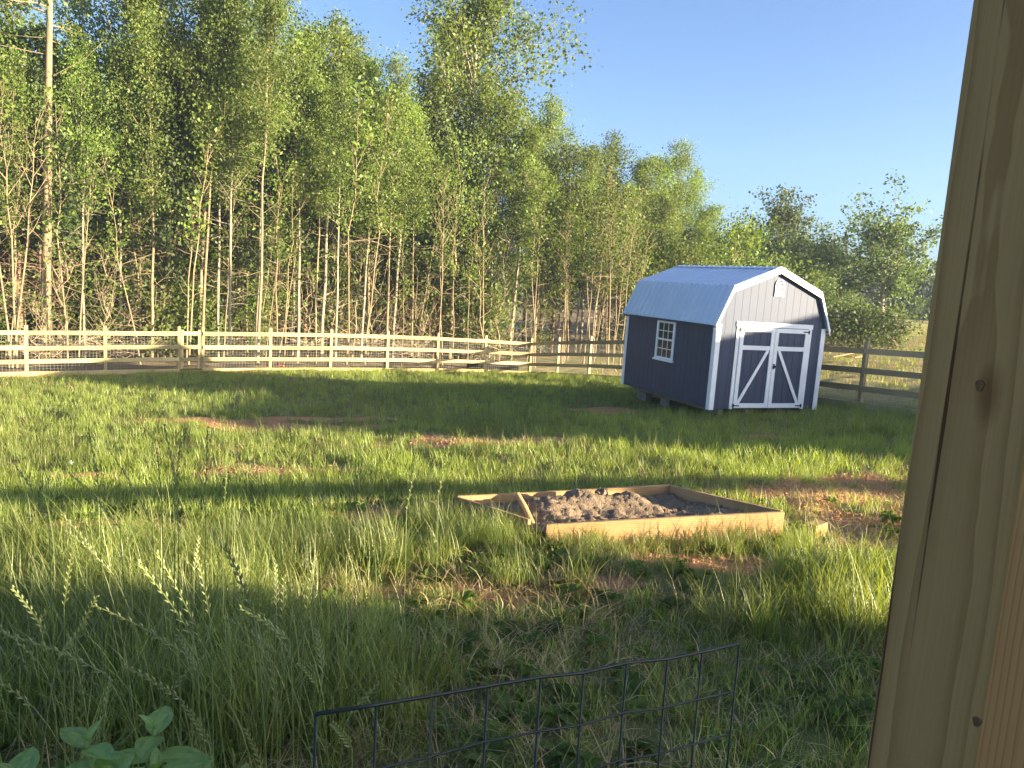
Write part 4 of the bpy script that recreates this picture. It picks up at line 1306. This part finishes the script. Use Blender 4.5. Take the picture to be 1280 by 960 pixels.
# ------------------------------------------------------------------ tall ryegrass stalks in the foreground
def stalk(tip, hb, base, label, r=.0016, spik=16, dark=False, sw=1.0):
    """tip and foot of the seed head, foot of the stem (world)"""
    tip, hb, base = map(np.array, (tip, hb, base))
    root = thing('grass_stalk', label, 'grass stalk', base, 0, 'tall ryegrass stalks in the foreground')
    c1 = base+np.array([0, 0, (hb[2]-base[2])*.7]); P0, P1, P2 = base*0, c1-base, hb-base
    cur = [(1-t)**2*P0+2*t*(1-t)*P1+t*t*P2 for t in np.linspace(0, 1, 12)]
    m = MB(); m.tube(cur, [r*(1.3-.5*k/11) for k in range(12)], 5)
    o = m.build('stem', M['seed'], root, smooth=True)
    V_ = []; F_ = []; T_ = []
    axis_ = tip-hb; ln = np.linalg.norm(axis_); d = axis_/ln
    sd = np.cross(d, np.array([.3, -1, .2])); sd /= np.linalg.norm(sd); nn = np.cross(d, sd)
    hp = lambda t: (hb-base)+axis_*t+np.array([0, 0, .04*ln*math.sin(PI*t)])
    m = MB(); m.tube([hp(t) for t in np.linspace(0, 1, 7)], r*.8, 5)
    for k in range(spik):
        t = (k+.5)/spik; s = 1 if k % 2 else -1; p = hp(t); L_ = .020*sw*(1.15-.5*t); w = .0032*sw
        q = d*.93+sd*s*.42; q /= np.linalg.norm(q); wv = np.cross(q, nn); wv /= np.linalg.norm(wv)
        e = p+q*L_
        md = p+q*L_*.45
        m.add([p, md+wv*w, e, md-wv*w, md+nn*w*.7, md-nn*w*.7], [(0, 1, 4), (1, 2, 4), (2, 3, 4), (3, 0, 4), (1, 0, 5), (2, 1, 5), (3, 2, 5), (0, 3, 5)])
    h = m.build('seed_head', M['seed'], root)
    for ob in (o, h):
        a = ob.data.attributes.new('tone', 'FLOAT', 'FACE'); nf = len(ob.data.polygons)
        a.data.foreach_set('value', np.clip((.55 if ob is h else .25)-(.35 if dark else 0)+RNG.normal(0, .12, nf), 0, 1).astype(np.float32))
    return root


LAB = 'tall ryegrass stalk with a slim seed head in the left foreground'
LIST = [((4, 792), (132, 842), 1.55, 240, 'brightest drooping ryegrass seed head at the left edge'), ((15, 735), (60, 795), 1.7, 110, None), ((118, 757), (232, 818), 1.7, 280, None), ((172, 703), (240, 795), 1.65, 285, None),
        ((195, 690), (252, 800), 1.75, 300, None), ((155, 833), (228, 876), 1.5, 270, None), ((281, 682), (318, 770), 1.35, 350, 'large pale ryegrass seed head upright in front of the lawn'), ((121, 745), (94, 805), 1.7, 85, None), ((330, 790), (346, 880), 1.8, 352, None),
        ((103, 825), (101, 905), 1.6, 100, None), ((300, 760), (362, 800), 1.7, 375, None), ((245, 690), (262, 770), 1.9, 270, None), ((60, 760), (25, 830), 1.75, 20, None), ((228, 880), (262, 930), 1.5, 280, None), ((392, 700), (380, 790), 1.9, 372, None),
        ((415, 905), (440, 935), 1.3, 452, None), ((355, 720), (352, 800), 1.9, 352, None), ((90, 690), (80, 760), 2.0, 80, None)]
for (tx, ty), (hx, hy), Y, bx, lab in LIST:
    tip = at(tx, ty, Y); hb = at(hx, hy, Y+.05); b_ = at(bx, 900, Y+.12)
    stalk(tip, hb, (b_[0], b_[1], Z(b_[0], b_[1])-.02), lab or LAB)
DARK = 'dark slender grass stem rising in front of the lawn at left'
for tx, ty, hx, hy, Y in [(205, 530, 222, 620, 1.25), (227, 545, 219, 615, 1.3), (260, 533, 257, 610, 1.3), (196, 560, 203, 640, 1.4), (110, 535, 125, 620, 1.3), (20, 583, 60, 645, 1.2), (565, 545, 548, 620, 1.35), (522, 570, 508, 640, 1.5), (135, 560, 190, 655, 1.4), (285, 560, 280, 640, 1.5), (85, 590, 150, 660, 1.3)]:
    tip = at(tx, ty, Y); hb = at(hx, hy, Y+.03); b_ = at(hx-(tx-hx)*.35, 900, Y+.12)
    stalk(tip, hb, (b_[0], b_[1], Z(b_[0], b_[1])-.02), 'long dark grass stem leaning in front of the raised bed' if tx == 565 else DARK, r=.0009, spik=14, dark=True, sw=.42)
for k in range(18):
    px = random.uniform(-20, 420); Y = random.uniform(1.7, 2.7); hgt = random.uniform(.75, 1.2)
    q = at(px, 850, Y); zb_ = Z(q[0], q[1]); lx, ly = random.gauss(-.05, .12), random.gauss(0, .06)
    hb = np.array([q[0]+lx, q[1]+ly, zb_+hgt]); tip = hb+np.array([lx*.7+random.gauss(-.02, .03), ly*.5, random.uniform(.08, .17)])
    stalk(tip, hb, (q[0], q[1], zb_-.02), LAB, spik=15)

# ------------------------------------------------------------------ haze volume added for a lens-like veil
t = NT('evening_air')
pv = t.n('VolumePrincipled', i_Density=.00045); pv.inputs['Color'].default_value = (.62, .80, 1.0, 1); pv.inputs['Anisotropy'].default_value = .0
t.l(pv.outputs[0], t.out.inputs['Volume'])
m = MB(); m.box((-90, -30, CAMZ-7), (170, 150, CAMZ+26))
props(m.build('haze', t.m), 'thin pale haze added as a lens veil over the yard and the woods', 'haze', kind='stuff')

# ------------------------------------------------------------------ camera, light
cam = bpy.data.cameras.new('camera'); co = bpy.data.objects.new('camera', cam); COL.objects.link(co)
cam.sensor_width = 36; cam.lens = 36*FOC/1280; cam.clip_end = 6000; cam.clip_start = .02
R = Matrix(((rt[0], up[0], -fwd[0]), (rt[1], up[1], -fwd[1]), (rt[2], up[2], -fwd[2])))
co.matrix_world = Matrix.Translation((0, 0, CAMZ)) @ R.to_4x4()
scene.camera = co

EL = math.radians(12.0)
S = np.array([-SD[0]*math.cos(EL), -SD[1]*math.cos(EL), math.sin(EL)])
sun = bpy.data.lights.new('sun', 'SUN'); so = bpy.data.objects.new('sun', sun); COL.objects.link(so)
sun.energy = 5.0; sun.angle = math.radians(.55); sun.color = (1.0, .83, .56)
so.rotation_euler = Vector((-S[0], -S[1], -S[2])).to_track_quat('-Z', 'Y').to_euler()

w = bpy.data.worlds.new('World'); scene.world = w; w.use_nodes = True
nt = w.node_tree; bg = nt.nodes['Background']
sky = nt.nodes.new('ShaderNodeTexSky'); sky.sky_type = 'NISHITA'; sky.sun_disc = False
sky.sun_elevation = EL; sky.sun_rotation = math.atan2(S[0], S[1])
sky.altitude = 200; sky.air_density = .62; sky.dust_density = 2.8; sky.ozone_density = 2.7
nt.links.new(sky.outputs[0], bg.inputs[0]); bg.inputs[1].default_value = .067

scene.view_settings.view_transform = 'Standard'; scene.view_settings.look = 'None'
scene.view_settings.exposure = 2.62; scene.view_settings.gamma = 1
scene.cycles.max_bounces = 6; scene.cycles.diffuse_bounces = 3; scene.cycles.glossy_bounces = 2; scene.cycles.transmission_bounces = 4
scene.cycles.use_denoising = True
